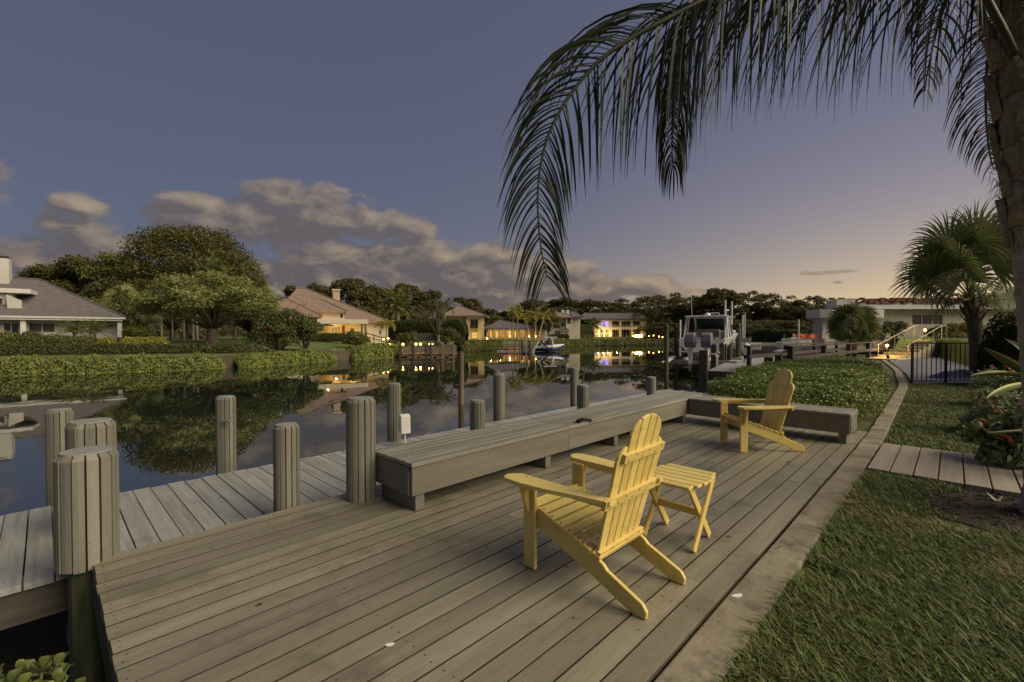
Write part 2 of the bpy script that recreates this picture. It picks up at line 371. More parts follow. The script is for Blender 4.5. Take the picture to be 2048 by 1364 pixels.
# lower grey dock beyond the deck
do = thing('dock', 'lower weathered grey plank dock between the deck and the canal', 'dock', (0, 0, 0), DA)
mb = MB(); a = -5.0
while a < 12.6:
    ww = random.uniform(.135, .145); y0 = 4.30 + random.uniform(-.006, .006); y1 = 6.08 + random.uniform(-.012, .012)
    mb.bb(a, a + ww, y0, y1, -.19 + random.uniform(-.002, .002), -.15 + random.uniform(-.003, .003)); a += ww + random.uniform(.006, .011)
for i in range(118):
    aa = -4.93 + i * .1487
    for bq in (4.42, 5.2, 5.96):
        for q in (-.03, .03): mb.lathe([(.005, 0), (.005, .003)], (aa + q, bq, -.149), 6, 1)
mb.build('planking', [m_dock, m_nail], do, bevel=.005)
mb = MB(); mb.bb(-5, 12.6, 4.34, 4.40, -.42, -.195); mb.bb(-5, 12.6, 5.98, 6.03, -.42, -.195); mb.bb(-5, 12.6, 5.15, 5.2, -.40, -.195)
mb.build('beam', m_beam, do)
for aa in (-4, -1.2, 1.2, 3.6, 6.2, 8.8, 11.5):
    for bb_ in (4.52, 5.86): MB().tube([(aa, bb_, -2), (aa, bb_, -.2)], .085, 10).build('support_post', M('wet_post', (.035, .03, .022), (.07, .06, .04), scale=4, rough=.8), do)

# ================================================================ benches
def bench(name, label, a0, a1, b0, b1, alongA, splits, legs, endcap, zt=.415):
    """Built in deck coordinates; slats run along the bench."""
    t = thing(name, label, 'bench', D((a0 + a1) / 2, (b0 + b1) / 2), DA, 'low boxed benches round the deck')
    ca, cb = (a0 + a1) / 2, (b0 + b1) / 2; x0, x1, y0, y1 = a0 - ca, a1 - ca, b0 - cb, b1 - cb
    mb = MB(); n = 7
    lo, hi = (y0, y1) if alongA else (x0, x1); ww = (hi - lo + .03) / n; s0, s1 = (x0, x1) if alongA else (y0, y1)
    cuts = [s0] + splits + [s1]
    for i in range(n):
        q0 = lo - .015 + i * ww + .002; q1 = q0 + ww - .004
        for c0, c1 in zip(cuts, cuts[1:]):
            z = zt + random.uniform(-.002, .002)
            if alongA: mb.bb(c0 + .002 - (.012 if c0 == s0 else 0), c1 - .002, q0, q1, z - .035, z)
            else: mb.bb(q0, q1, c0 + .002 - (.012 if c0 == s0 else 0), c1 - .002, z - .035, z)
    mb.build('slatted_top', m_benchtop, t, bevel=.005)
    mb = MB()
    for c0, c1 in zip(cuts, cuts[1:]):
        if alongA:
            mb.bb(c0 + .001, c1 - .001, y0, y0 + .04, .14, zt - .038); mb.bb(c0 + .001, c1 - .001, y1 - .04, y1, .14, zt - .038)
        else:
            mb.bb(x0, x0 + .04, c0 + .001, c1 - .001, .14, zt - .038); mb.bb(x1 - .04, x1, c0 + .001, c1 - .001, .14, zt - .038)
    mb.build('fascia', m_bench, t, bevel=.005)
    mb = MB()
    if alongA: mb.bb(s0 - .01, s0 + .03, y0 + .042, y1 - .042, .14, zt - .04)
    else: mb.bb(x0 + .042, x1 - .042, s0 - .01, s0 + .03, .14, zt - .04)
    mb.build('end_board', m_bench, t, bevel=.005)
    for q in legs:
        mb = MB()
        if alongA: mb.bb(q - .045, q + .045, y0 + .02, y1 - .06, .002, .16)
        else: mb.bb(x0 + .02, x1 - .06, q - .045, q + .045, .002, .16)
        mb.build('leg', m_bench, t, bevel=.004)
    return t
bench('bench', 'long low timber bench along the water side of the deck', 2.08, 8.0, 3.16, 3.78, True, [-.85], [-2.87, -1.2, .2, 1.0, 2.3], True)
bench('bench', 'short timber bench closing the far end of the deck behind the chair', 7.42, 8.0, .98, 3.145, False, [], [-1.0, .2], True, zt=.408)
t = tag(MB().box((0, 0, 0), (.72, .13, .035)).build('loose_board', m_benchtop, None, bevel=.004, loc=D(4.92, 3.22, .435), rot=(0, 0, DA + R(7))), 'loose grey board lying on the long bench top', 'board')
mb = MB(); mb.box((0, 0, 0), (.12, .05, .03)); mb.tube([(-.06, 0, .005), (.08, .0, .008)], .014, 8)
tag(mb.build('door_bolt', M('dark_iron', (.02, .02, .02), rough=.5, metal=.6), None, bevel=.003, loc=D(4.45, 3.2, .437), rot=(0, 0, DA + .3)), 'small dark iron fitting at the end of the loose board on the bench', 'fitting')

# ================================================================ kerb (seawall cap) and boardwalk
m_kerb = M('kerb_concrete', (.165, .142, .095), (.285, .25, .175), scale=1.6, rough=.9, bump=.35, bscale=35, spots=(.10, .082, .055), spotscale=4, spotlo=.5, spothi=.7, fine=(45, .3))
KC = [(-12, .79), (2.5, .79), (6.5, .79), (8.6, .80), (10.5, .86)] ; KW = .104
kp = [D(a, b) for a, b in KC] + [Vector((11.32, 13.1, 0)), Vector((13.3, 15.6, 0)), Vector((15.3, 18.0, 0)), Vector((18.2, 21.9, 0)), Vector((21.0, 25.7, 0))]
ks = []
for i in range(len(kp) - 1):
    for q in range(6): ks.append(kp[i].lerp(kp[i + 1], q / 6))
ks.append(kp[-1])
for it in range(4): ks = [ks[0]] + [(ks[i - 1] + ks[i] * 2 + ks[i + 1]) / 4 for i in range(1, len(ks) - 1)] + [ks[-1]]
mb = MB(); runs = [(0, 6), (6, 18), (18, 30), (30, 36), (36, 42), (42, 48), (48, len(ks) - 1)]
for r0, r1 in runs:
    vs = []; fs = []
    for i in range(r0, r1 + 1):
        t_ = (ks[min(i + 1, len(ks) - 1)] - ks[max(i - 1, 0)]).normalized(); nrm = Vector((-t_.y, t_.x, 0))
        p = ks[i] - t_ * (.004 if i == r1 else 0) + t_ * (.004 if i == r0 else 0)
        wob = .004 * math.sin(i * 2.1)
        for q, z in ((-KW, -.3), (-KW, .012), (KW + wob, .012), (KW + wob, -.3)): vs.append(p + nrm * q + Vector((0, 0, z)))
    n = r1 - r0
    for i in range(n):
        for k in range(3): fs.append((i * 4 + k, i * 4 + k + 1, (i + 1) * 4 + k + 1, (i + 1) * 4 + k))
    fs += [(0, 1, 2, 3), (n * 4 + 3, n * 4 + 2, n * 4 + 1, n * 4)]
    mb.add(vs, fs)
o = mb.build('kerb', m_kerb, None, bevel=.012); tag(o, kind='structure')
mb = MB(); mb.add([Vector((math.cos(q) * .034 * (1 + .25 * math.sin(3 * q)), math.sin(q) * .016, .0)) for q in np.linspace(0, 6.28, 14)[:-1]], [tuple(range(13))])
m_drop = M('white_splash', (.7, .7, .66), rough=.8)
tag(mb.build('dropping', m_drop, None, loc=G(1475, 1191, .0145), rot=(0, 0, .3)), 'white bird dropping on the concrete edge beside the lawn', 'bird dropping')
mb = MB(); mb.add([Vector((math.cos(q) * .022 * (1 + .2 * math.sin(3 * q)), math.sin(q) * .013, .0)) for q in np.linspace(0, 6.28, 14)[:-1]], [tuple(range(13))])
tag(mb.build('dropping', m_drop, None, loc=G(780, 1289, .003), rot=(0, 0, .3)), 'white bird dropping on the deck boards at the front', 'bird dropping')
wk = thing('path', None, None, D(6.95, -.2), DA); tag(wk, kind='structure')
m_walk = M('walk_paint', (.25, .21, .155), (.33, .285, .22), scale=2.5, stretch=(.4, 5, 3), rough=.7, bump=.25, bscale=30, island=.08, fine=(26, .14))
y = .86
for i in range(13):
    MB().bb(-.78 + random.uniform(-.012, .012), .80 + random.uniform(-.012, .012), y - .176, y, -.03, .03 + random.uniform(-.003, .003)).build('plank', m_walk, wk, bevel=.005)
    y -= .187

# ================================================================ timber pilings
m_stave = M('piling_stave', (.155, .145, .108), (.225, .212, .165), scale=2, stretch=(5, 5, .5), rough=.8, bump=.25, bscale=26, island=.17, fine=(22, .2), spots=(.10, .088, .06), spotscale=4, spotlo=.6, spothi=.75)
m_core = M('piling_core', (.028, .025, .02), (.05, .045, .035), scale=5, rough=.9)
m_ptop = M('piling_top', (.21, .20, .185), (.29, .28, .26), scale=4, rough=.85, bump=.2)
m_under = M('piling_leg', (.035, .045, .022), (.10, .10, .06), scale=3, stretch=(5, 5, .7), rough=.9, bump=.5, bscale=14)
def piling(label, x, y, dia, ztop, zbot, n=14, lean=0):
    t = thing('piling', label, 'piling', (x, y, zbot), random.uniform(0, 6), 'ribbed timber pilings along the dock')
    t.rotation_euler.x = lean; r = dia / 2; h = ztop - zbot; ch = min(.045, r * .25)
    mb = MB()
    for k in range(n):
        q0 = 2 * math.pi * (k + .085 + random.uniform(-.02, .02)) / n; q1 = 2 * math.pi * (k + .915 + random.uniform(-.02, .02)) / n
        ri = r * .86; zb = random.uniform(-.012, .012); dr = random.uniform(-.004, .004)
        vs = []
        for z, rr in ((zb, r + dr), (h - ch, r + dr), (h + random.uniform(-.01, .004), r * .84)):
            for q in (q0, (q0 + q1) / 2, q1): vs.append((rr * math.cos(q), rr * math.sin(q), z))
        for z in (zb, h - ch):
            for q in (q0, q1): vs.append((ri * math.cos(q), ri * math.sin(q), z))
        fs = [(0, 1, 4, 3), (1, 2, 5, 4), (3, 4, 7, 6), (4, 5, 8, 7), (9, 0, 3, 11), (2, 10, 12, 5), (3, 6, 11), (5, 12, 8), (9, 10, 2, 1, 0)]
        mb.add(vs, fs)
    mb.build('sleeve', m_stave, t)
    MB().lathe([(r * .88, .01), (r * .88, h - ch - .004), (r * .82, h - .006)], n=20).build('core', m_core, t)
    MB().lathe([(r * .845, h - .006), (r * .83, h + .003)], n=20).build('cap', m_ptop, t)
    MB().tube([(0, 0, -1.6), (0, 0, .02)], r * .62, 12).build('leg', m_under, t)
PIL = [('large ribbed piling at the near left corner of the deck', 170, 2.98, .315, .705, -.03),
       ('ribbed piling rising just behind the large corner piling', 179, 3.72, .31, .76, -.2),
       ('slim ribbed piling furthest left on the dock\'s water edge', 116, 4.55, .205, .715, -.30),
       ('ribbed piling with a cleat on the water edge opposite the red flowering bush', 450, 5.62, .22, .70, -.3),
       ('squat ribbed piling between deck and dock left of the bench', 571, 3.92, .205, .69, -.16),
       ('tall ribbed piling beside the near end of the long bench', 721, 4.06, .25, .90, -.02),
       ('slim ribbed piling with the white utility pedestal beside it', 788, 6.9, .20, .72, -.3),
       ('squat ribbed piling behind the middle of the long bench', 955, 5.62, .185, .65, -.2),
       ('ribbed piling on the water edge right of the brown mooring pole', 998, 8.8, .222, .70, -.3),
       ('tall far piling on the water edge with a stick beside it', 1149, 10.4, .185, .70, -.3),
       ('squat ribbed piling overlapping a taller piling behind the bench', 1166, 7.2, .182, .665, -.2),
       ('short ribbed piling nearest the inner corner of the benches', 1303, 8.8, .174, .64, -.2)]
for lb, px, Y, dia, zt, zb in PIL:
    p = P(px, 668, Y); piling(lb, p.x, Y, dia, zt, zb)
p = P(1163, 668, 10.6); tag(MB().tube([(0, 0, -.6), (.02, 0, .3), (.09, 0, .74)], [.02, .018, .012], 6).build('stick', m_under, None, loc=(p.x, p.y, 0)), 'thin leaning stick beside the tall far piling', 'stick')
p = P(922, 668, 16.0)
t = thing('mooring_pole', 'plain brown round mooring pole standing alone in the canal', 'pole', (p.x, p.y, WATER))
MB().tube([(0, 0, -1.2), (0, 0, .35), (0, 0, 1.83)], [.10, .10, .095], 12).build('shaft', M('pole_wood', (.075, .055, .035), (.16, .125, .08), scale=2, stretch=(4, 4, .5), rough=.9, bump=.4, bscale=20), t)
MB().lathe([(.097, 1.83), (.085, 1.86), (.02, 1.87)], n=12).build('cap', m_under, t)
# cleat on a piling and white utility pedestal
p = P(452, 842, 5.47); mb = MB(); mb.box((0, 0, 0), (.09, .02, .02)); mb.box((-.025, .02, -.01), (.015, .04, .03)); mb.box((.025, .02, -.01), (.015, .04, .03))
tag(mb.build('cleat', M('galvanised', (.35, .35, .34), rough=.45, metal=.7), None, bevel=.004, loc=p), 'small metal cleat screwed to the piling opposite the red flowering bush', 'cleat')
p = P(809, 866, 6.55); t = thing('utility_pedestal', 'small white plastic power pedestal beside the slim piling behind the bench', 'pedestal', (p.x, p.y, p.z), R(30))
m_wp = M('white_plastic', (.60, .57, .50), (.68, .66, .6), scale=5, rough=.5)
mb = MB(); mb.prism([(-.075, 0), (.085, 0), (.10, .03), (.085, .20), (.06, .27), (-.02, .275), (-.06, .25)], -.07, .07, lambda u, v, q: Vector((q, u, v)))
mb.build('housing', m_wp, t, bevel=.012)
MB().box((.072, -.02, .21), (.006, .07, .045)).build('label_plate', M('plate_tan', (.30, .2, .08), rough=.5), t, bevel=.002)
MB().tube([(0, -.02, .02), (0, -.025, -.35)], .013, 8).build('conduit', m_wp, t)

# ================================================================ yellow slatted chairs and folding table
m_yel = M('yellow_paint', (.62, .46, .12), (.72, .55, .18), scale=2.2, rough=.42, bump=.25, bscale=45, island=.09, spec=.4, spots=(.42, .31, .09), spotscale=11, spotlo=.58, spothi=.74, fine=(30, .13))
m_screw = M('screw_dark', (.03, .025, .02), rough=.6)
def chair(label, loc, rz):
    t = thing('garden_chair', label, 'chair', loc, rz, 'yellow slatted garden chairs')
    # side rails: front top to the back foot (local +x is the front of the seat)
    rail = [(.36, .30), (.40, .345), (.395, .385), (.33, .40), (.20, .385), (.0, .32), (-.13, .265), (-.20, .225), (-.46, .075), (-.485, .035), (-.475, .0), (-.40, .0), (-.36, .02), (-.06, .20), (.10, .25)]
    rail = [(.40, .295), (.405, .36), (.37, .385), (.30, .382), (.0, .275), (-.14, .215), (-.175, .195), (-.20, .17), (-.41, .075), (-.435, .04), (-.43, .0), (-.36, .0), (-.30, .022), (-.10, .11), (.10, .185)]
    for s in (-1, 1):
        MB().prism(rail, s * .215, s * .24, lambda u, v, q: Vector((u, q, v))).build('side_rail', m_yel, t, bevel=.006)
        MB().bb(.305, .40, min(s * .241, s * .268), max(s * .241, s * .268), 0, .555).build('leg', m_yel, t, bevel=.006)
        # gusset under the arm
        MB().prism([(.0, .0), (.075, .0), (.0, -.20), (-.018, -.20), (-.018, 0)], -.012, .012, lambda u, v, q, s=s: Vector((.352 + q, s * (.286 + u), .555 + v))).build('bracket', m_yel, t, bevel=.004)
        arm = [(.46, .30), (.475, .335), (.465, .375), (.43, .40), (.30, .405), (.12, .385), (-.05, .345), (-.22, .315), (-.255, .30), (-.26, .25), (-.2, .245), (.0, .255), (.25, .258), (.42, .262)]
        mb = MB(); mb.prism(arm, .557, .581, lambda u, v, q, s=s: Vector((u, s * v, q)))
        for x_, y_ in ((.345, .30), (.36, .285), (-.215, .285)): mb.box((x_, s * y_, .5812), (.009, .009, .002), None, 1)
        mb.build('armrest', [m_yel, m_screw], t, bevel=.007, seg=3)
        MB().bar((.29, s * .285, .543), (-.20, s * .272, .543), .03, .026).build('arm_support', m_yel, t, bevel=.004)
    # seat slats
    mb = MB()
    pts = [(.385, .372)] + [(.33 - i * .066, .396 - i * .0235) for i in range(8)]
    for i, (x, z) in enumerate(pts):
        ang = .9 if i == 0 else .345
        mb.box((x, 0, z), (.054, .50, .019), (0, -ang, 0))
        for s in (-1, 1): mb.box((x, s * .228, z + .0098), (.012, .012, .003), (0, -ang, 0), 1)
    mb.build('seat', [m_yel, m_screw], t, bevel=.005)
    # back: five fanned slats with a stepped round top
    base = Vector((-.105, 0, .175)); top = Vector((-.325, 0, 1.02)); ax = (top - base).normalized(); nx = Vector((ax.z, 0, -ax.x)); L = (top - base).length
    mb = MB()
    wb, wt, ns = .066, .079, 6
    def toph(v, inner):
        v = abs(v)
        return .862 + .138 * math.sqrt(max(0, 1 - (v / .172) ** 2)) if inner else .70 + .115 * math.sqrt(max(0, 1 - (max(0, v - .150) / .108) ** 2))
    for k in range(ns):
        c0 = (k - 2.5) * (wb + .007); c1 = (k - 2.5) * (wt + .008); inner = 0 < k < ns - 1; q0, q1 = c1 - wt / 2, c1 + wt / 2
        pol = [(0, c0 - wb / 2), (0, c0 + wb / 2)]
        tp = [(L * toph(v, inner), v) for v in np.linspace(q1, q0, 9)]
        mb.prism(pol + tp, -.0095, .0095, lambda u, v, q: base + ax * u + Vector((0, v, 0)) + nx * q)
    mb.build('backrest', m_yel, t, bevel=.005)
    for fr, hw, nm in ((.075, .243, 'lower'), (.455, .315, 'arm'), (.745, .225, 'upper')):
        c = base + ax * (L * fr) - nx * (.0095 + .0125)
        mb = MB(); mb.box(c, (.05 if nm != 'arm' else .055, hw * 2, .023), Matrix((ax, Vector((0, 1, 0)), nx)).transposed())
        for q in range(6): mb.box(c - nx * .0118 + Vector((0, (q - 2.5) * .074, 0)) + ax * (.012 * (-1) ** q), (.009, .009, .002), Matrix((ax, Vector((0, 1, 0)), nx)).transposed(), 1)
        mb.build('back_rail', [m_yel, m_screw], t, bevel=.005)
    MB().bb(.27, .29, -.214, .214, .26, .345).build('front_rail', m_yel, t, bevel=.005)
    return t
c0 = chair('yellow garden chair in the middle of the deck seen from behind', Vector((.545, 2.78, .002)), R(135.5))
c1 = copy_thing(c0, Vector((3.22, 5.88, .002)), R(181), 'yellow garden chair seen side on in front of the short bench')

t = thing('folding_table', 'small yellow slatted folding table with crossed legs beside the near chair', 'table', (1.20, 3.27, .002), DA)
mb = MB(); nsl = 6
for i in range(nsl):
    x = -.20 + i * .08; half = .22 - .04 * ((abs(i - 2.5) / 2.5) ** 2)
    mb.bb(x - .036, x + .036, -half, half, .435, .455)
mb.build('tabletop', m_yel, t, bevel=.006)
for s in (-1, 1):
    MB().bar((-.20, s * .135, .424), (.21, s * .135, .424), .02, .022, (0, 1, 0)).build('cleat', m_yel, t, bevel=.003)
    MB().bar((-.17, s * .158, .432), (.165, s * .158, .008), .022, .052, (0, 1, 0)).build('leg', m_yel, t, bevel=.005)
    MB().bar((.17, s * .180, .432), (-.165, s * .181, .008), .022, .052, (0, 1, 0)).build('leg', m_yel, t, bevel=.005)
MB().bb(-.011, .011, -.146, .146, .195, .245).build('stretcher', m_yel, t, bevel=.004)
MB().bb(.125, .16, -.148, .148, .395, .413).build('stretcher', m_yel, t, bevel=.004)

mb = MB(); rr = random.Random(77)
for i in range(110):
    a = A0 + .2 + rr.random() ** .8 * 8; b_ = B0 + .05 + rr.random() * (2.1 if a > 2 else 2.9); q = D(a, b_, .003); L_ = rr.uniform(.006, .022); th_ = rr.uniform(0, 6.28); d_ = Vector((math.cos(th_), math.sin(th_), 0)); s_ = Vector((-d_.y, d_.x, 0))
    mb.add([q - d_ * L_, q + s_ * L_ * rr.uniform(.2, .5) + Vector((0, 0, rr.uniform(.001, .006))), q + d_ * L_ + Vector((0, 0, rr.uniform(0, .006))), q - s_ * L_ * rr.uniform(.2, .5)], [(0, 1, 2, 3)])
tag(mb.build('leaf_litter', M('litter', (.035, .025, .015), (.13, .085, .045), scale=30, rough=.9, island=.4)), 'tiny dry leaf bits scattered over the deck boards', 'litter', None, 'stuff')
# ================================================================ foliage makers
def LF(name, c1, c2, isl=.35, tr=.25, rough=.6, spec=.25):
    return M(name, c1, c2, scale=.9, rough=rough, island=isl, translucent=tr, spec=spec)
m_hedge = LF('hedge_leaf', (.125, .168, .032), (.20, .235, .055), .4, rough=.45, spec=.4)
m_cover = LF('ground_cover_leaf', (.18, .22, .048), (.27, .29, .072), .35)
m_darkleaf = LF('dark_leaf', (.062, .080, .022), (.105, .118, .034), .4)
m_goldleaf = LF('golden_leaf', (.125, .110, .026), (.086, .088, .022), .4)
m_midleaf = LF('mid_leaf', (.165, .165, .042), (.120, .130, .032), .4)
m_oakleaf = LF('oak_leaf', (.085, .082, .026), (.125, .105, .034), .4)
m_ficus = LF('ficus_leaf', (.185, .20, .06), (.25, .255, .085), .35)
m_yelleaf = LF('yellow_leaf', (0.248, 0.239, 0.041), (0.310, 0.275, 0.054), .35)
m_redtip = LF('red_tip_leaf', (0.217, 0.065, 0.027), (0.310, 0.087, 0.034), .35)
m_palmleaf = LF('palm_leaf', (.085, .108, .036), (.125, .142, .048), .35, tr=.3)
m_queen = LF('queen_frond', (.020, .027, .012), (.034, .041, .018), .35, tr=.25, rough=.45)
m_bark = M('bark', (.075, .06, .042), (.15, .125, .09), scale=3, stretch=(3, 3, .8), rough=.95, bump=.6, bscale=12)
m_palebark = M('pale_bark', (.22, .19, .14), (.33, .29, .22), scale=4, stretch=(1, 1, 4), rough=.9, bump=.4, bscale=14)

m_coreshade = M('hedge_core_shade', (.030, .032, .012), (.055, .05, .022), scale=9, rough=1, bump=.8, bscale=12)  # dark core colour stands in for shade between the hedge leaves
def hedge_geo(path, width, height, n, size, pw=.45, bump=.12, z0=0.0, under=.0):
    """Leaves over a rounded box swept along a path, and a core inside it coloured dark as inner shade. Returns (leaf mesh arrays)."""
    path = np.array([(p[0], p[1]) for p in path], float); seg = np.linalg.norm(np.diff(path, axis=0), axis=1); cum = np.concatenate([[0], np.cumsum(seg)])
    L = cum[-1]; wl = np.array(width if hasattr(width, '__len__') else [width] * len(path), float); hl = np.array(height if hasattr(height, '__len__') else [height] * len(path), float)
    ph = RNG.uniform(0, 6.28, 8)
    def wob(u, q):
        return (np.sin(u * 2.1 + ph[0]) + np.sin(u * 3.7 + q * 3 + ph[1]) + .7 * np.sin(u * 7.3 - q * 5 + ph[2]) + .5 * np.sin(u * 13 + q * 9 + ph[3])) * bump * .3
    def surf(u, th, k):
        x = np.interp(u, cum, path[:, 0]); y = np.interp(u, cum, path[:, 1]); e = .3
        tx = np.interp(u + e, cum, path[:, 0]) - np.interp(u - e, cum, path[:, 0]); ty = np.interp(u + e, cum, path[:, 1]) - np.interp(u - e, cum, path[:, 1])
        tl = np.hypot(tx, ty) + 1e-9; nx, ny = -ty / tl, tx / tl
        w = np.interp(u, cum, wl) / 2; h = np.interp(u, cum, hl); q = wob(u, th)
        endt = np.clip(np.minimum(u, L - u) / np.minimum(.6 * w + .05, L / 4), 0, 1) ** .5
        cx = np.sign(np.cos(th)) * np.abs(np.cos(th)) ** pw * w * (.6 + .4 * endt); cz = np.abs(np.sin(th)) ** pw * h * (.35 + .65 * endt)
        s = k * (1 + q)
        pt = np.stack([x + nx * cx * s, y + ny * cx * s, z0 + np.where(np.sin(th) < 0, -under * np.abs(np.sin(th)), cz * s)], -1)
        nr = unit(np.stack([nx * np.cos(th), ny * np.cos(th), np.abs(np.sin(th)) + .15], -1)); return pt, nr
    tt = np.linspace(-.15 if under else .02, math.pi + (.15 if under else -.02), 400); wa, ha = wl.mean() / 2, hl.mean()
    gx = np.sign(np.cos(tt)) * np.abs(np.cos(tt)) ** pw * wa; gz = np.sign(np.sin(tt)) * np.abs(np.sin(tt)) ** pw * ha
    al = np.concatenate([[0], np.cumsum(np.hypot(np.diff(gx), np.diff(gz)))]); u = RNG.uniform(0, L, n); th = np.interp(RNG.uniform(0, al[-1], n), al, tt)
    ne = n // 12; u[:ne] = RNG.uniform(0, .25 * wa, ne); u[ne:2 * ne] = L - RNG.uniform(0, .25 * wa, ne)
    pt, nr = surf(u, th, RNG.uniform(.86, 1.03, n) - .0)
    sz = size * RNG.uniform(.6, 1.25, n)
    lv = leaves(pt, nr, sz, .55, .65)
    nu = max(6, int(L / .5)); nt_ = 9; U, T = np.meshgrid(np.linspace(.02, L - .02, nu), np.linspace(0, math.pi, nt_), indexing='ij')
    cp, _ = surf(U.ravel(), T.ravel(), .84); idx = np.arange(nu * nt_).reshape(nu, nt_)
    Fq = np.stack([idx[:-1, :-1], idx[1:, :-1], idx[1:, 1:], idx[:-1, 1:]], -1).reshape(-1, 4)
    V, F2 = merge([lv, (cp, Fq)]); return V, F2, len(Fq)
def hedge(name, label, cat, path, width, height, n, size, mat, z0=0.0, group=None, pw=.45, bump=.12, under=0):
    V, Fq, nc = hedge_geo(path, width, height, n, size, pw, bump, z0, under); c = V.mean(0) * [1, 1, 0] + [0, 0, z0]
    o = put(name, raw_mesh(name, V - c, Fq, mat, False, m_coreshade, nc), None, tuple(c)); return tag(o, label, cat, group)
def blob_leaves(clumps, n, size, aspect=.5, tilt=.7, shell=.55, squash=.8, droop=None):
    """clumps: (m,4) array x y z r. Leaves spread through the outer part of every clump."""
    cl = np.array(clumps, float); w = cl[:, 3] ** 2; k = RNG.choice(len(cl), n, p=w / w.sum())
    d = unit(RNG.normal(0, 1, (n, 3))); d[:, 2] = np.where(d[:, 2] < -.25, -d[:, 2], d[:, 2])
    r = cl[k, 3] * RNG.uniform(shell, 1.05, n) * (1 + .18 * np.sin(d[:, 0] * 5 + k) * np.sin(d[:, 1] * 6 + 2 * k))
    C = cl[k, :3] + d * r[:, None] * np.array([1, 1, squash])
    return leaves(C, d, size * RNG.uniform(.55, 1.3, n), aspect, tilt, droop=droop)
def bush(name, label, cat, loc, rx, rz, n, size, mat, group=None, seed=0, flowers=0, fmat=None, lumps=9, stems=True):
    t = thing(name, label, cat, loc, 0, group); cl = [(0, 0, rz * .5, min(rx, rz) * .62)]
    rr = random.Random(seed)
    for i in range(lumps):
        q = 6.28 * i / lumps + rr.uniform(-.3, .3); e = rr.uniform(.15, .85); k = rr.uniform(.45, .72)
        cl.append((math.cos(q) * rx * k * (1.15 - e * .5), math.sin(q) * rx * k * (1.15 - e * .5), rz * e, min(rx, rz) * rr.uniform(.34, .48)))
    V, Fq = blob_leaves(cl, n, size); V[:, 2] = np.maximum(V[:, 2], .01)
    put('foliage', raw_mesh('foliage', V, Fq, mat), t)
    if stems:
        mb = MB()
        for c in cl[1:]: mb.tube([(c[0] * .1, c[1] * .1, -.05), (c[0] * .5, c[1] * .5, c[2] * .6), c[:3]], [.05 * rx, .03 * rx, .012 * rx], 5)
        mb.build('stem', m_bark, t)
    if flowers:
        k = RNG.integers(0, len(Fq) - 1, flowers); C = V[Fq[k, 0]]; d = unit(C - np.array([0, 0, rz * .4])); parts = []
        for j in range(7): parts.append(leaves(C + d * size * .6 + RNG.normal(0, size * .25, C.shape), d, size * .55, .8, .5))
        V2, F2 = merge(parts); put('blossom', raw_mesh('blossom', V2, F2, fmat), t)
    return t
def tree_mesh(kind, seed, mat, n, size):
    """One crown mesh and one trunk mesh about 10 m tall, standing at the origin."""
    rr = random.Random(seed); cl = []; mb = MB()
    if kind == 'oak':
        for i in range(26):
            q = rr.uniform(0, 6.28); e = rr.uniform(0, 1); rad = (1 - .75 * e * e) * 4.6 * math.sqrt(rr.uniform(.1, 1))
            cl.append((math.cos(q) * rad, math.sin(q) * rad, 3.6 + e * 5.4, rr.uniform(1.0, 1.9)))
        tr = .34; fork = 2.6
    elif kind == 'dome':
        for i in range(46):
            q = i * 2.399; e = (i + .5) / 46; rad = 5.0 * math.sqrt(1 - e * e * .95); cl.append((math.cos(q) * rad * .82, math.sin(q) * rad * .82, 2.0 + e * 6.8, rr.uniform(1.2, 1.9)))
        cl.append((0, 0, 5, 3.4)); tr = .5; fork = 2
    elif kind == 'feather':
        for i in range(46):
            q = rr.uniform(0, 6.28); e = rr.uniform(0, 1) ** .8; rad = rr.uniform(.6, 5.6) * (.75 + .25 * e)
            cl.append((math.cos(q) * rad, math.sin(q) * rad, 3.2 + e * 5.4 - rad * .16, rr.uniform(.7, 1.35)))
        tr = .3; fork = 2.2
    elif kind == 'umbrella':
        for i in range(34):
            q = i * 2.399; rad = 5.2 * math.sqrt((i + .5) / 34); cl.append((math.cos(q) * rad, math.sin(q) * rad, 7.8 - rad * rad * .12 + rr.uniform(-1.1, .5), rr.uniform(1.0, 1.5)))
            if i % 2 == 0: cl.append((math.cos(q) * rad * .95, math.sin(q) * rad * .95, 4.4 + rr.uniform(-1.3, 1.2), rr.uniform(.9, 1.4)))
        tr = .42; fork = 2.2
    elif kind == 'bare':
        for i in range(9):
            q = rr.uniform(0, 6.28); rad = rr.uniform(.6, 3.2); cl.append((math.cos(q) * rad, math.sin(q) * rad, rr.uniform(5, 9.4), .9))
        tr = .22; fork = 1.8
    V, Fq = blob_leaves(cl, n, size, tilt=.9, squash=.75)
    mb.tube([(0, 0, -.5), (0, 0, .25), (.05, .03, fork * .6), (0, 0, fork)], [tr * 1.6, tr * 1.25, tr, tr * .95], 9)
    for i in range(6):                                                # buttress roots
        q = i * 1.05; mb.tube([(math.cos(q) * tr * 2.2, math.sin(q) * tr * 2.2, -.2), (math.cos(q) * tr * .9, math.sin(q) * tr * .9, .5), (0, 0, 1.4)], [tr * .25, tr * .4, tr * .3], 5)
    big = [c for c in cl if c[3] > .6]; rr.shuffle(big)
    for c in big[:22 if kind != 'bare' else 9]:
        m = (c[0] * .42, c[1] * .42, fork + (c[2] - fork) * .55)
        mb.tube([(0, 0, fork * .85), m, (c[0] * .9, c[1] * .9, c[2])], [tr * .5, tr * .26, tr * .07], 6)
        if kind == 'bare':
            for k in range(7): mb.tube([m, (c[0] + rr.uniform(-1, 1), c[1] + rr.uniform(-1, 1), c[2] + rr.uniform(-.6, 1.2))], [tr * .16, .012], 4)
    return raw_mesh('crown', V, Fq, mat), mb.mesh('trunk', m_bark, True)
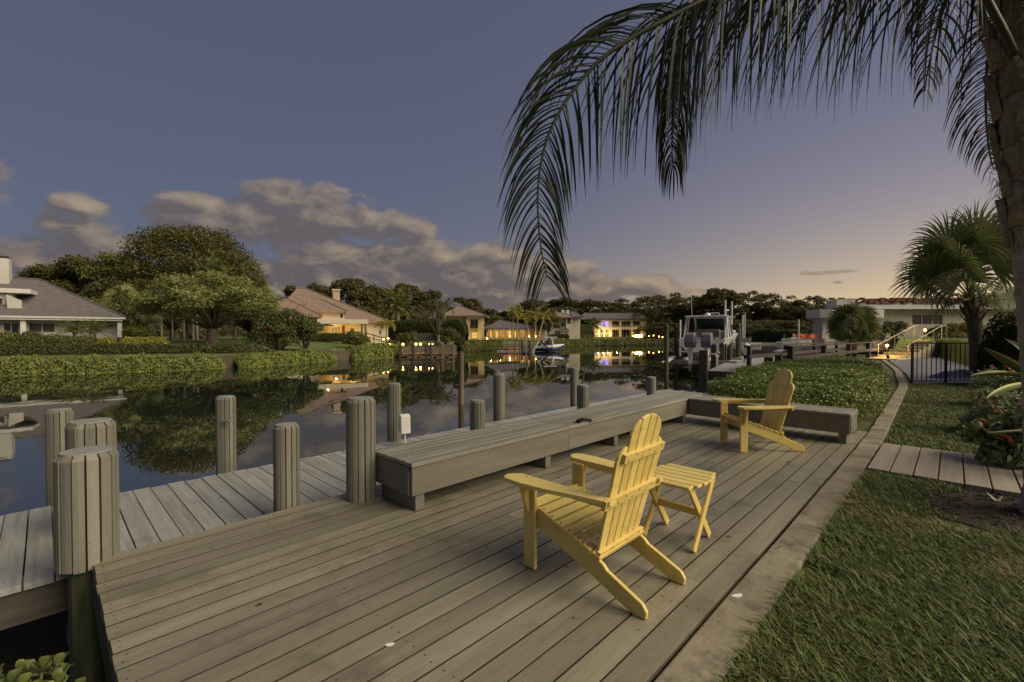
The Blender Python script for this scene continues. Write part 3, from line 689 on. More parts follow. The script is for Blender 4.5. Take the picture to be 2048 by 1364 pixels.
def tree(label, cat, px, ybase, ytop, Y, meshes, wpx=None, group=None, name='tree', zb=None, rz=None):
    """Stand a tree at picture column px and distance Y; its top reaches picture row ytop; wpx = crown width in the picture."""
    p = P(px, 668, Y); z0 = FARZ if zb is None else zb; zt = P(px, ytop, Y).z; h = zt - z0; sz = h / meshes[2]
    sx = sz if wpx is None else (wpx * Y / F) / meshes[3]
    t = thing(name, label, cat, (p.x, p.y, z0), random.uniform(0, 6.28) if rz is None else rz, group, (sx, sx, sz))
    put('crown', meshes[0], t); put('trunk', meshes[1], t); return t
def dims(c, t):
    v = np.empty(len(c.vertices) * 3, np.float32); c.vertices.foreach_get('co', v); v = v.reshape(-1, 3)
    return (c, t, float(np.percentile(v[:, 2], 99.7)), float(np.percentile(v[:, 0], 99) - np.percentile(v[:, 0], 1)))

def ribbon(pts, widths, sides):
    """A strip of quads along pts -> V, F."""
    pts = np.array(pts, float); n = len(pts); w = np.array(widths, float)[:, None]; s = np.array(sides, float)
    V = np.stack([pts - s * w / 2, pts + s * w / 2], 1).reshape(-1, 3); i = np.arange(n - 1) * 2
    return V, np.stack([i, i + 1, i + 3, i + 2], 1)
def frond_geo(rach, nl, ll, wid, spread=.8, fwd=.45, droop=.5, seg=5, bare=.12, up=.15, rr=random, upf=None, lenf=None, stiff=0):
    """Feather frond: rach = list of Vectors; nl leaflets a side of length ll hanging from it."""
    rach = [Vector(p) for p in rach]; cum = [0]
    for a, b_ in zip(rach, rach[1:]): cum.append(cum[-1] + (b_ - a).length)
    L = cum[-1]
    def at(s):
        for i in range(len(rach) - 1):
            if s <= cum[i + 1] or i == len(rach) - 2:
                k = (s - cum[i]) / max(cum[i + 1] - cum[i], 1e-6); return rach[i].lerp(rach[i + 1], k), (rach[i + 1] - rach[i]).normalized()
    parts = []
    for i in range(nl):
        s = L * (bare + (1 - bare) * (i + .5) / nl); f = (s / L - bare) / (1 - bare)
        p, t = at(s + rr.uniform(-.3, .3) * L / nl); upn = upf(f) if upf else Vector((0, 0, 1)); sd = t.cross(upn)
        if sd.length < .2: sd = t.cross(Vector((.3, 1, 0)))
        sd.normalize(); u2 = sd.cross(t)
        for sg in (-1, 1):
            ln = ll * (.55 + .45 * math.sin(math.pi * min(1, .15 + f * .85))) * (1 - .5 * max(0, f - .55) / .45) * rr.uniform(.85, 1.1)
            if lenf: ln = ll * lenf(f) * rr.uniform(.88, 1.1)
            d = (t * fwd * (1 + f * .8) + sd * sg * spread * rr.uniform(.85, 1.15) + u2 * up * rr.uniform(-1.2, 1.6)).normalized(); q = p.copy(); pts = [q.copy()]; sides = []; rv = Vector((rr.gauss(0, 1), rr.gauss(0, 1) - .9, rr.gauss(0, .5)))
            for k in range(seg):
                q = q + d * ln / seg; pts.append(q.copy()); d = (d + Vector((0, 0, -1)) * droop * (1 - stiff * f) * rr.uniform(.8, 1.2)).normalized()
            for k in range(seg + 1):
                dd = (pts[min(k + 1, seg)] - pts[max(k - 1, 0)]).normalized(); s_ = dd.cross(rv); sides.append(s_.normalized() if s_.length > .05 else t)
            w = [wid * (.5 + .5 * min(1, 3 * k / seg)) * (1 - (k / seg) ** 2.2) + .0015 for k in range(seg + 1)]
            parts.append(ribbon(pts, w, sides))
    return merge(parts)
def frond(parent, rach, r0, nl, ll, wid, mat, stemmat, **kw):
    V, Fq = frond_geo(rach, nl, ll, wid, **kw); o = put('frond', raw_mesh('frond', V, Fq, mat), parent)
    n = len(rach); MB().tube(rach, [r0 * (1 - .85 * i / (n - 1)) for i in range(n)], 6).build('rachis', stemmat, o, smooth=True); return o
def arch(az, el, L, sag, n=8, p0=(0, 0, 0)):
    """An arching rachis that sets off at azimuth az, elevation el and bends down by sag."""
    p = Vector(p0); pts = [p.copy()]; e = el
    for i in range(n):
        d = Vector((math.cos(az) * math.cos(e), math.sin(az) * math.cos(e), math.sin(e))); p = p + d * L / n; pts.append(p.copy()); e -= sag / n * (.6 + .8 * i / n)
    return pts
def feather_palm(name, label, loc, th, nf, fl, ll, mat, seed, nl=22, trad=.16, wid=.05, lo=-.6, hi=1.4, sag=1.5, droop=.35, group=None, tmat=None, lean=(0, 0), seg=3):
    rr = random.Random(seed); t = thing(name, label, 'palm tree', loc, 0, group); top = Vector((lean[0], lean[1], th))
    MB().tube([(0, 0, -.2), (lean[0] * .25, lean[1] * .25, th * .35), (lean[0] * .6, lean[1] * .6, th * .7), top], [trad * 1.25, trad, trad * .9, trad * .95], 8).build('trunk', tmat or m_palebark, t, smooth=True)
    for i in range(nf):
        q = i * 2.399 + rr.uniform(-.2, .2); e = lo + (hi - lo) * ((i + .5) / nf) ** .8
        frond(t, arch(q, e, fl * rr.uniform(.85, 1.1), sag * rr.uniform(.8, 1.2), 7, top), trad * .2, nl, ll, wid, mat, mat, droop=droop, seg=seg, rr=rr)
    return t
def fan_leaf(p0, az, el, pet, rad, nseg, rr, droop=.55, span=R(250), w=.05):
    p = Vector(p0); e = el; pts = [p.copy()]
    for i in range(4):
        d = Vector((math.cos(az) * math.cos(e), math.sin(az) * math.cos(e), math.sin(e))); p = p + d * pet / 4; pts.append(p.copy()); e -= .05
    sd = Vector((-math.sin(az), math.cos(az), 0)); fw = d; nr = sd.cross(fw) * -1; parts = []
    roll = rr.choice((-1, 1)) * rr.uniform(.55, 1.25); sd, nr = sd * math.cos(roll) + nr * math.sin(roll), nr * math.cos(roll) - sd * math.sin(roll)
    for k in range(nseg):
        q = -span / 2 + span * (k + .5) / nseg; dd = (fw * math.cos(q) + sd * math.sin(q) + nr * (.10 if k % 2 else .16)).normalized()
        ln = rad * (.80 + .20 * math.cos(q * .6)) * rr.uniform(.92, 1.05); pp = p.copy(); ps = [pp.copy()]; d2 = dd
        for j in range(6):
            pp = pp + d2 * ln / 6; ps.append(pp.copy())
            if j >= 2: d2 = (d2 + Vector((0, 0, -1)) * droop * (.35 + .3 * j) * rr.uniform(.7, 1.2)).normalized()
        side = dd.cross(nr).normalized(); wm = 2 * rad * math.sin(span / nseg / 2)
        parts.append(ribbon(ps, [.006, wm * .19, wm * .35, wm * .48, wm * .38, wm * .22, .004], [side] * 7))
    V, Fq = merge(parts); return V, Fq, pts
def fan_palm(name, label, loc, th, dirs, pet, rad, mat, seed, nseg=34, trad=.17, group=None, lean=(0, 0), skirt=True, droop=.5):
    rr = random.Random(seed); t = thing(name, label, 'palm tree', loc, 0, group); top = Vector((lean[0], lean[1], th))
    MB().tube([(0, 0, -.3), (lean[0] * .3, lean[1] * .3, th * .4), (lean[0] * .8, lean[1] * .8, th * .82), top], [trad * 1.2, trad, trad * .95, trad * 1.1], 10).build('trunk', m_bark, t, smooth=True)
    if skirt:
        mb = MB()
        for i in range(26):
            q = i * 2.399; z = th - .75 + .7 * i / 26; c = Vector((lean[0] * z / th, lean[1] * z / th, z)); d = Vector((math.cos(q), math.sin(q), 0))
            mb.bar(c + d * trad * .8, c + d * (trad * 1.5 + .05) + Vector((0, 0, .32)), .07, .025)
        mb.build('leaf_base', M('leaf_base', (.07, .045, .022), (.14, .09, .045), scale=6, rough=.95), t)
    for az, el, ps, rs in dirs:
        V, Fq, pts = fan_leaf(top, az, el, pet * ps, rad * rs, nseg, rr, droop)
        o = put('frond', raw_mesh('frond', V, Fq, mat), t); MB().tube(pts, [.022, .02, .018, .015, .012], 5).build('petiole', m_petiole, o)
    return t
m_petiole = M('petiole', (.09, .11, .03), (.14, .14, .05), scale=5, rough=.6)

# ================================================================ lawn grass by the kerb
m_grass = M('grass_blade', (.092, .128, .030), (.158, .178, .052), scale=1.4, rough=.6, island=.46, translucent=.25, spots=(.30, .21, .10), spotscale=1.15, spotlo=.55, spothi=.70)
def kerbb(a): return np.interp(a, [-12, 8.6, 10.5, 17, 23, 32], [.665, .665, .73, .93, 1.45, 2.8])
def grass(name, label, n, xr, yr, ln, wd, lay, pdf=1.3):
    X = RNG.uniform(xr[0], xr[1], n * 6); y0, y1 = yr; uu = RNG.uniform(0, 1, n * 6); k = 1 - pdf; Yv = (y0 ** k + uu * (y1 ** k - y0 ** k)) ** (1 / k)
    X = X * Yv / y1 if False else X
    a = X * E1.x + Yv * E1.y; b_ = X * E2.x + Yv * E2.y
    ok = (b_ < kerbb(a) + RNG.normal(0, .012, len(a))) & (X / Yv < 1.35) & ~((a > 6.08) & (a < 7.82) & (b_ < .75) & (b_ > -1.7))
    mul = ((X - 4.35) / 1.0) ** 2 + ((Yv - 3.75) / .62) ** 2; ok &= (mul > RNG.uniform(.6, 1.25, len(X)))
    th = np.sin(X * 3.1 + Yv * 1.7) + np.sin(X * 1.3 - Yv * 4.1 + 2) + .6 * np.sin(X * 9 + Yv * 7); ok &= (th > -2.2 + RNG.uniform(0, 1.6, len(X)))
    X = X[ok][:n]; Yv = Yv[ok][:n]; m = len(X)
    base = np.stack([X, Yv, np.full(m, -.035)], -1); q = RNG.uniform(0, 6.28, m); h = np.stack([np.cos(q), np.sin(q), np.zeros(m)], -1); s = np.stack([-np.sin(q), np.cos(q), np.zeros(m)], -1)
    L = (ln * RNG.uniform(.5, 1.3, m))[:, None]; lean = RNG.uniform(lay[0], lay[1], m)[:, None]; w = (wd * RNG.uniform(.6, 1.2, m))[:, None]
    up = np.array([0, 0, 1.0]); d1 = unit(up + h * lean * .6); d2 = unit(up * .55 + h * lean * 1.4)
    p1 = base + d1 * L * .5; p2 = p1 + d2 * L * .5
    V = np.stack([base - s * w * .4, base + s * w * .4, p1 - s * w * .5, p1 + s * w * .5, p2 - s * w * .06, p2 + s * w * .06], 1).reshape(-1, 3); i = np.arange(m)[:, None] * 6
    Fq = np.concatenate([i + [0, 1, 3, 2], i + [2, 3, 5, 4]], 0)
    o = put(name, raw_mesh(name, V, Fq, m_grass), None); return tag(o, label, 'grass', None, 'stuff')
grass('grass', 'coarse green and brown lawn grass beside the concrete edge', 100000, (.5, 6.6), (1.5, 5.2), .085, .0085, (.4, 1.6), .6)
grass('grass', 'short mown lawn grass beyond the wooden path by the fence', 50000, (3.5, 15.5), (5.0, 13.6), .075, .013, (.3, 1.4), 1.4)

grass('grass', 'taller loose grass tufts standing out of the lawn', 5000, (.6, 6.2), (1.6, 5.0), .13, .009, (.7, 2.0), .6)
# ================================================================ hedge between the deck and the neighbour's dock
pth = [D(8.55, 2.05), D(9.3, 2.2), D(11, 2.5), D(14, 2.85), D(18, 3.2), D(22, 3.6), D(25.5, 4.1)]
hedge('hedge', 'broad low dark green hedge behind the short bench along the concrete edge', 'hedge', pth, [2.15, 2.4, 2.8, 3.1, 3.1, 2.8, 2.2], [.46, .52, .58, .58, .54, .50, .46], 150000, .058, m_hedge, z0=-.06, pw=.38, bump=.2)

# ================================================================ palm in front, at the right edge
m_ptrunk = M('palm_trunk', (.19, .16, .118), (.36, .315, .245), scale=3, stretch=(1.2, 1.2, 5), rough=.95, bump=.7, bscale=14, spots=(.085, .068, .048), spotscale=3, spotlo=.55, spothi=.7)
m_boot = M('palm_boot', (.14, .105, .065), (.32, .265, .19), scale=4, stretch=(4, 4, .8), rough=.95, bump=.6, bscale=25, island=.2)
m_fibre = M('palm_fibre', (.17, .11, .05), (.28, .19, .095), scale=8, rough=1, island=.2)
BX, BY = 4.30, 3.72
pt = thing('queen_palm', 'tall palm with rough grey trunk at the lawn edge, frond arching over the deck', 'palm tree', (BX, BY, 0))
def trc(z): return Vector((P(np.interp(z, [0, 1, 2.1, 3.2, 3.9, 4.6], [2102, 2094, 2068, 2053, 2042, 2034]), 668, BY).x - BX, 0, z))
zs = np.linspace(-.1, 4.6, 60); MB().tube([trc(z) for z in zs], [(.132 if z > .25 else .132 + (.25 - z) * .12) + (.04 * min(1, max(0, z - 2.2) / 1.0)) + .007 * math.sin(z * 46) for z in zs], 20).build('trunk', m_ptrunk, pt, smooth=True)
rr = random.Random(5); mb = MB(); mf = MB()
for i in range(46):
    z = 2.15 + 2.3 * i / 46; q = i * 2.399; c = trc(z); r = .15 + .04 * min(1, max(0, z - 2.2)); d = Vector((math.cos(q), math.sin(q), 0)); s = Vector((-d.y, d.x, 0)); w = rr.uniform(.13, .2); h = rr.uniform(.25, .42); lift = rr.uniform(.02, .075)
    vs = []
    for kz, kw, ko in ((0, 1.0, .0), (.4, .85, lift * .5), (.8, .5, lift), (1.0, .22, lift * 1.35)):
        for e, oo in ((-1, -.03), (0, .012), (1, -.03)): vs.append(c + d * (r + ko + oo) + s * e * w * kw * .5 + Vector((0, 0, kz * h)))
    mb.add(vs, [(k * 3 + j, k * 3 + j + 1, k * 3 + j + 4, k * 3 + j + 3) for k in range(3) for j in range(2)])
    for k in range(16):
        q2 = q + rr.uniform(-.7, .7); d2 = Vector((math.cos(q2), math.sin(q2), 0)); z1 = z + rr.uniform(-.1, .3); p0 = trc(z1) + d2 * (r + .012); s2 = Vector((-d2.y, d2.x, 0)) * rr.choice((-1, 1))
        mf.tube([p0, p0 + s2 * .07 + d2 * .018 + Vector((0, 0, rr.uniform(-.03, .05))), p0 + s2 * rr.uniform(.1, .19) + d2 * rr.uniform(0, .05) + Vector((0, 0, rr.uniform(-.12, .03)))], [.003, .0025, .001], 3, cap=False)
o = mb.build('boot', m_boot, pt, smooth=True); sm = o.modifiers.new('solid', 'SOLIDIFY'); sm.thickness = .012
mf.build('fibre', m_fibre, pt)
def cr(pts, n=5):
    """Catmull-Rom through Vectors."""
    pts = [Vector(p) for p in pts]; out = []
    for i in range(len(pts) - 1):
        a, b_, c, d = pts[max(i - 1, 0)], pts[i], pts[i + 1], pts[min(i + 2, len(pts) - 1)]
        for k in range(n):
            t_ = k / n; out.append(.5 * (2 * b_ + (c - a) * t_ + (2 * a - 5 * b_ + 4 * c - d) * t_ * t_ + (3 * b_ - a - 3 * c + d) * t_ ** 3))
    return out + [pts[-1]]
OFF = Vector((BX, BY, 0))
def rachis(l): return [p - OFF for p in cr([P(x, y, Y) for x, y, Y in l])]
m_rach = M('rachis_green', (.032, .036, .016), (.06, .06, .026), scale=5, rough=.5)
rr = random.Random(11)
RA = rachis([(2030, 110, 3.62), (1990, 30, 3.55), (1930, -60, 3.45), (1800, -95, 3.4), (1620, -75, 3.35), (1450, -18, 3.3), (1324, 44, 3.28), (1250, 84, 3.27), (1188, 132, 3.26), (1130, 205, 3.25), (1092, 285, 3.24), (1076, 380, 3.24), (1080, 480, 3.25), (1094, 555, 3.27)])
def twist(f):
    k = min(1, max(0, (f - .30) / .28)); return Vector((0, -1.0 * k, 1 - .75 * k)).normalized()
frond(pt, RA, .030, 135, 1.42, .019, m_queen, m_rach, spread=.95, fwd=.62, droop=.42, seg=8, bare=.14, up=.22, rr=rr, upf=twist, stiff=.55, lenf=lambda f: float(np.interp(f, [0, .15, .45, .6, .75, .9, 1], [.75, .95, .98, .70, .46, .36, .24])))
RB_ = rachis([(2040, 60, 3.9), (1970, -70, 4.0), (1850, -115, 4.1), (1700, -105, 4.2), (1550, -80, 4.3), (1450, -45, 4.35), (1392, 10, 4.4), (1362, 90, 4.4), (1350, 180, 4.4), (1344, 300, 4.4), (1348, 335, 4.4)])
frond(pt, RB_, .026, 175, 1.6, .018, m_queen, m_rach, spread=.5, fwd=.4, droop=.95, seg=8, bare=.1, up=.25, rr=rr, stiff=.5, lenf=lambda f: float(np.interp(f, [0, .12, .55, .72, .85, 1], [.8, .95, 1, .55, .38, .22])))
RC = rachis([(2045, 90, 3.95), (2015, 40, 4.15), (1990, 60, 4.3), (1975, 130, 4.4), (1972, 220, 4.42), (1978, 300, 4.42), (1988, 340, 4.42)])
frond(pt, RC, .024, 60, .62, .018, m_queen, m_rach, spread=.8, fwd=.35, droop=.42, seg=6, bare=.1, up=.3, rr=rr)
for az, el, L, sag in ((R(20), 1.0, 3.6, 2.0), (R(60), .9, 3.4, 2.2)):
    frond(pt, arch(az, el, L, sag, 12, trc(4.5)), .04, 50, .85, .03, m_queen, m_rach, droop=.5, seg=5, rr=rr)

# ================================================================ fan palm beyond the metal fence
p = P(1962, 668, 14.6); rr = random.Random(3); dirs = []
def fdir(px, py, ps=1, rs=1, dy=0):
    v = P(px, py, 14.6 + dy) - P(1942, 600, 14.6); return (math.atan2(v.y, v.x), math.asin(v.z / v.length) + .1, v.length * .60, rs)
for a in ((1800, 560, 1.1, 1, -.6), (1840, 500, 1.2, 1, .4), (1815, 520, 1.05, 1, -.9), (1862, 430, 1.3, 1, -.3), (1900, 470, 1.0, .95, -1.2), (1930, 430, 1.3, 1, .5), (1952, 400, 1.25, 1, -.5), (1985, 420, 1.3, .95, .3),
          (2010, 480, 1.2, 1, -.6), (2040, 540, 1.2, 1, .4), (2060, 600, 1.2, 1, -.3), (2050, 650, 1, .9, .6), (1900, 610, .8, .85, -1.5), (1935, 560, .8, .9, -1.6), (1985, 600, .8, .85, -1.5), (1870, 520, 1, 1, 1.5), (1960, 480, 1.1, 1, 1.4), (2000, 560, 1, .9, 1.5), (1905, 540, 1, 1, .3)):
    dirs.append(fdir(*a))
fan_palm('fan_palm', 'fan palm with large drooping fan leaves beyond the metal fence', (p.x, 14.6, 0), P(1942, 600, 14.6).z, dirs, 1.0, 1.35, m_palmleaf, 3, nseg=44, trad=.2, lean=(P(1942, 668, 14.6).x - p.x, 0), droop=.30)

# ================================================================ clipped shrub, flower bed and agave by the palm
p = P(2012, 668, 12.6)
hedge('clipped_shrub', 'tall round clipped green shrub beside the metal fence', 'shrub', [(p.x - .1, 12.5), (p.x + .5, 12.6), (p.x + 1.4, 12.8)], [1.7, 1.9, 1.8], [2.0, 2.15, 2.1], 9000, .11, m_darkleaf, z0=-.05, pw=.62, bump=.08)
m_mulch = M('mulch', (.020, .014, .010), (.05, .036, .024), scale=22, rough=1, bump=1, bscale=45)
mb = MB(); ring = []; rr = random.Random(9)
for i in range(40):
    q = 6.283 * i / 40; k = 1 + .07 * math.sin(3 * q) + rr.uniform(-.03, .03); ring.append((4.5 + 1.05 * math.cos(q) * k, 3.85 + .95 * math.sin(q) * k, -.02))
mb.add(ring, [tuple(range(40))]); tag(mb.build('mulch_bed', m_mulch), kind='structure')
mb = MB()
for i in range(900):
    q = rr.uniform(0, 6.28); k = math.sqrt(rr.random()); x, y = 4.55 + 1.03 * math.cos(q) * k, 4.1 + .93 * math.sin(q) * k
    mb.box((x, y, -.012 + rr.uniform(0, .012)), (rr.uniform(.02, .06), rr.uniform(.006, .014), .006), (rr.uniform(-.3, .3), rr.uniform(-.3, .3), rr.uniform(0, 3.1)))
tag(mb.build('mulch', M('bark_chip', (.022, .016, .011), (.075, .052, .034), scale=9, rough=1, island=.35)), 'dark bark mulch chips round the palm foot', 'mulch', None, 'stuff')
m_flow = M('red_petal', (.42, .06, .035), (.55, .10, .05), scale=20, rough=.6, island=.2)
m_greyleaf = LF('grey_green_leaf', (.18, .21, .095), (.27, .29, .15), .35)
m_strap = LF('strap_leaf', (.10, .14, .042), (.16, .195, .065), .35, rough=.4, spec=.5)
bush('flowering_shrub', 'grey green shrub with red flower heads behind the end of the wooden path', 'shrub', tuple(P(2042, 668, 6.6).xy) + (-.02,), .62, .62, 4200, .075, m_greyleaf, 'flowering shrubs by the palm', 1, 26, m_flow)
bush('flowering_shrub', 'dark leafy shrub with few red flowers beside the palm trunk', 'shrub', tuple(P(2058, 668, 5.0).xy) + (-.02,), .50, .66, 3000, .10, m_strap, 'flowering shrubs by the palm', 2, 9, m_flow)
bush('flowering_shrub', 'loose shrub with orange flowers under the large striped leaves', 'shrub', tuple(P(2030, 668, 9.2).xy) + (-.02,), .75, .72, 3200, .085, m_greyleaf, 'flowering shrubs by the palm', 3, 20, M('orange_petal', (.5, .14, .06), rough=.6, island=.2))
m_agave = M('agave_green', (.055, .085, .03), (.085, .115, .045), scale=3, rough=.45); m_agy = M('agave_margin', (.34, .32, .06), (.42, .38, .09), scale=6, rough=.5)
ac = P(2108, 668, 4.5); ag = thing('agave', 'agave with long green leaves edged in yellow beside the palm trunk', 'agave', (ac.x, 4.5, 0))
def agave_leaf(p0, p1, w, sag):
    p0, p1 = Vector(p0), Vector(p1); mb = MB(); d = (p1 - p0).normalized(); s = d.cross(Vector((0, 0, 1))).normalized(); n = 10; vs = []; fs = []; mi = []
    for i in range(n + 1):
        k = i / n; c = p0.lerp(p1, k) + Vector((0, 0, sag * math.sin(math.pi * k))); ww = w * (.6 + 1.2 * k) * (1 - k ** 2.5) + .002
        u = Vector((0, 0, 1)) - d * d.z
        for q, dz in ((-1, .35), (-.8, .22), (0, 0), (.8, .22), (1, .35)): vs.append(c + s * q * ww * .5 + u * ww * dz)
    for i in range(n):
        for j in range(4): fs.append((i * 5 + j, i * 5 + j + 1, i * 5 + j + 6, i * 5 + j + 5)); mi.append(1 if j in (0, 3) else 0)
    mb.v = [tuple(v) for v in vs]; mb.f = fs; mb.m = mi; o = mb.build('leaf', [m_agave, m_agy], ag, smooth=True); return o
heart = Vector((0, 0, .97)); MB().tube([(0, 0, -.05), (.02, 0, .5), (0, 0, .98)], [.07, .06, .07], 8).build('stem', m_petiole, ag, smooth=True)
for px, py, Y, w, sg in ((1966, 694, 4.3, .15, -.06), (1940, 752, 4.4, .13, .04), (1972, 797, 4.0, .11, .03)):
    agave_leaf(heart, P(px, py, Y) - Vector((ac.x, 4.5, 0)), w, sg)
for i in range(9):
    q = i * .75 - 1.9; agave_leaf(heart, heart + Vector((.2 + math.cos(q) * .4, .15 + math.sin(q) * .4, .15 + .15 * (i % 3))), .10, .05)
t = thing('lily_bud', 'pale round bud on a leaning green stem in front of the flowering shrub', 'flower', P(2075, 858, 4.4) - Vector((0, 0, .1)))
q0 = P(2075, 858, 4.4); q1 = P(1978, 866, 4.6); q2 = P(1957, 850, 4.6); b0 = Vector(t.location)
MB().tube([q0 - b0, q1 - b0, q2 - b0], [.014, .012, .01], 8).build('stem', m_petiole, t, smooth=True)
MB().lathe([(.004, -.03), (.022, -.02), (.031, .0), (.026, .02), (.01, .034)], q2 - b0, 12).build('bud', M('bud_green', (.22, .24, .11), (.3, .3, .16), scale=9, rough=.5), t, smooth=True)
mb = MB(); mb.prism([(0, 0), (.012, -.02), (.09, .03), (.012, .012)], 0, .003, lambda u, v, q: Vector((u, v, q + u * .5))); mb.prism([(0, 0), (-.012, .02), (.0, .09), (.018, .012)], 0, .003, lambda u, v, q: Vector((u, v, q + abs(v) * .6)))
tag(mb.build('fallen_leaf', M('dry_leaf', (.40, .33, .24), rough=.8), None, loc=G(1993, 1003, -.01)), 'pale dry forked leaf lying on the mulch by the path', 'leaf')
mb = MB(); rr = random.Random(4); m_deadleaf = M('dead_leaf', (.10, .06, .035), (.16, .10, .06), scale=30, rough=.8)
for k, (x, y, lb) in enumerate(((1578, 925, 'small curled brown leaf on the deck near the far chair'), (1556, 1098, 'tiny brown leaf on the deck near the right edge'), (1700, 1008, 'brown leaf on the lawn below the wooden path'))):
    mb = MB(); mb.prism([(-.03, 0), (-.01, .014), (.02, .01), (.035, 0), (.01, -.013)], 0, .002, lambda u, v, q: Vector((u, v, q + .25 * u * u / .03 + .003)))
    tag(mb.build('fallen_leaf', m_deadleaf, None, loc=G(x, y, .004 if k < 2 else .02), rot=(0, 0, rr.uniform(0, 6))), lb, 'leaf')

# ================================================================ bank coloured as shadow, and succulent, at the lower left
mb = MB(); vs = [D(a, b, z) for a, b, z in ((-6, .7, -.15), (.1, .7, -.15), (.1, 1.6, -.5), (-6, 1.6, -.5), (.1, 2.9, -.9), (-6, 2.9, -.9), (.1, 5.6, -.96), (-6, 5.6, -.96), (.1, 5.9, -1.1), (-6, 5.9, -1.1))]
mb.add(vs, [(0, 1, 2, 3), (3, 2, 4, 5), (5, 4, 6, 7), (7, 6, 8, 9)]); tag(mb.build('bank', M('bank_shade', (.014, .012, .009), (.03, .026, .018), scale=2, rough=.8, bump=.5, bscale=14)), kind='structure')  # bank carries the plant; its near-black sheet stands in for shadow
m_succ = M('succulent_leaf', (.10, .125, .032), (.16, .18, .06), scale=8, rough=.4, island=.25, translucent=.15, spec=.4)
sp = G(42, 1350, .0); t = thing('succulent', 'light green succulent shrub with rounded leaves at the lower left corner', 'plant', (sp.x, sp.y, -.75)); mb = MB(); ms = MB(); rr = random.Random(8)
for i in range(24):
    q = i * 2.399; k = .27 * math.sqrt((i + .5) / 24); c = Vector((math.cos(q) * k - .04, math.sin(q) * k * .8, .70 - k * k * 1.8 + rr.uniform(-.03, .05)))
    ms.tube([(0, 0, 0), c * .5, c], [.012, .009, .006], 5)
    for j in range(11):
        qq = j * 2.399; el = 1.25 - j * .1; d = Vector((math.cos(qq) * math.cos(el), math.sin(qq) * math.cos(el), math.sin(el))); s = d.cross(Vector((.1, .2, 1))).normalized(); u = s.cross(d); ln = rr.uniform(.05, .08); pv = c - Vector((0, 0, .004 * j))
        vs = [pv]; 
        for kk, ww, uu in ((.35, .16, .0), (.7, .26, .03), (.92, .2, .02)):
            for e in (-1, 0, 1): vs.append(pv + d * ln * kk + s * e * ln * ww + u * ln * (.06 if e else -.03))
        vs.append(pv + d * ln); mb.add(vs, [(0, 1, 2), (0, 2, 3), (1, 4, 5, 2), (2, 5, 6, 3), (4, 7, 8, 5), (5, 8, 9, 6), (7, 10, 8), (8, 10, 9)])
mb.build('foliage', m_succ, t, smooth=True); ms.build('stem', m_petiole, t)
# ================================================================ the yard beyond: paving, mound, steps, house
m_paver = M('grey_paver', (.11, .11, .125), (.17, .17, .185), scale=2.5, stretch=(1, 3, 1), rough=.7, bump=.3, bscale=20, fine=(14, .25))
pv = [G(x, y, .012) for x, y in ((1826, 767), (1813, 748), (1779, 721), (1830, 716), (1872, 712.5), (1937, 734), (1966, 750), (2010, 766))]
mb = MB(); mb.add(pv, [tuple(range(len(pv)))]); tag(mb.build('pavement', m_paver), kind='structure')
m_mound = M('mound_grass', (.12, .165, .025), (.165, .20, .04), scale=.8, rough=.95, bump=.3, bscale=40, fine=(18, .3))
low = [G(x, y, 0) for x, y in ((1776, 718.5), (1800, 718), (1830, 716.5), (1872, 712.5), (1937, 734), (1966, 750), (2010, 766), (2120, 775))]
HZ = 1.15
upp = [P(1800, 682, 31.5), P(1830, 680, 31.2), P(1856, 680, 30.5), P(1890, 673, 29), P(1930, 669, 27), P(1975, 668, 25), P(2060, 668, 23), P(2250, 668, 21)]
mb = MB(); vs = []; n = 10
for a, b_ in zip(low, upp):
    for k in range(n + 1):
        f = k / n; s = f * f * (3 - 2 * f); p = a.lerp(b_, f); vs.append((p.x, p.y, -.05 + (HZ + .05) * (s * .6 + .4 * f)))
    vs.append((p.x * 1.6, p.y * 1.6 + 8, HZ))
n2 = n + 2
mb.add(vs, [(i * n2 + k, (i + 1) * n2 + k, (i + 1) * n2 + k + 1, i * n2 + k + 1) for i in range(len(low) - 1) for k in range(n2 - 1)])
o = mb.build('lawn', m_mound, None, smooth=True); tag(o, kind='structure')
# landing and steps
m_step = M('step_stone', (.34, .29, .19), (.45, .39, .27), scale=4, rough=.85, bump=.2, bscale=40)
s0, s1 = G(1786, 716, .03), P(1856, 679, 31.0); s1.z = HZ; st = thing('steps', 'pale stone steps with a handrail climbing to the house on the right', 'steps', s0)
dirv = (s1 - s0); flat = Vector((dirv.x, dirv.y, 0)); rz = math.atan2(flat.y, flat.x); NS = 7; run = flat.length / NS
st.rotation_euler.z = rz
for i in range(NS):
    MB().bb(i * run, (i + 1) * run + (.6 if i == NS - 1 else .02), -.75, .75, -.1, (HZ - .03) * (i + 1) / NS).build('step', m_step, st, bevel=.01)
MB().bb(-2.4, -.01, -.9, .9, -.05, .03).build('landing', m_step, st, bevel=.01)
m_rail = M('rail_metal', (.36, .31, .20), (.45, .38, .26), scale=8, rough=.45, metal=.2)
for s in (-.72, .72):
    mb = MB(); L = run * NS
    mb.tube([(-.25, s, .75), (L * .98, s, HZ + .85), (L + .9, s, HZ + .85)], .028, 6)
    mb.build('handrail', m_rail, st)
    for f in (.0, .42, .7, .98, 1.15): MB().tube([(L * f, s, HZ * min(f, 1) - .02), (L * f, s, HZ * min(f, 1) + .83)], .025, 6).build('baluster', m_rail, st)
m_lamp = EM('lamp_glow', (1.0, .54, .11), 13)
m_warm = EM('warm_window', (1.0, .56, .13), .42); m_warm2 = EM('bright_window', (1.0, .58, .14), 1.0); m_dim = M('dim_glass', (.05, .04, .022), (.12, .09, .04), scale=1.5, rough=.15, spec=.6)
m_glass = M('dark_glass', (.020, .022, .026), (.05, .045, .04), scale=1, rough=.08, spec=.6)
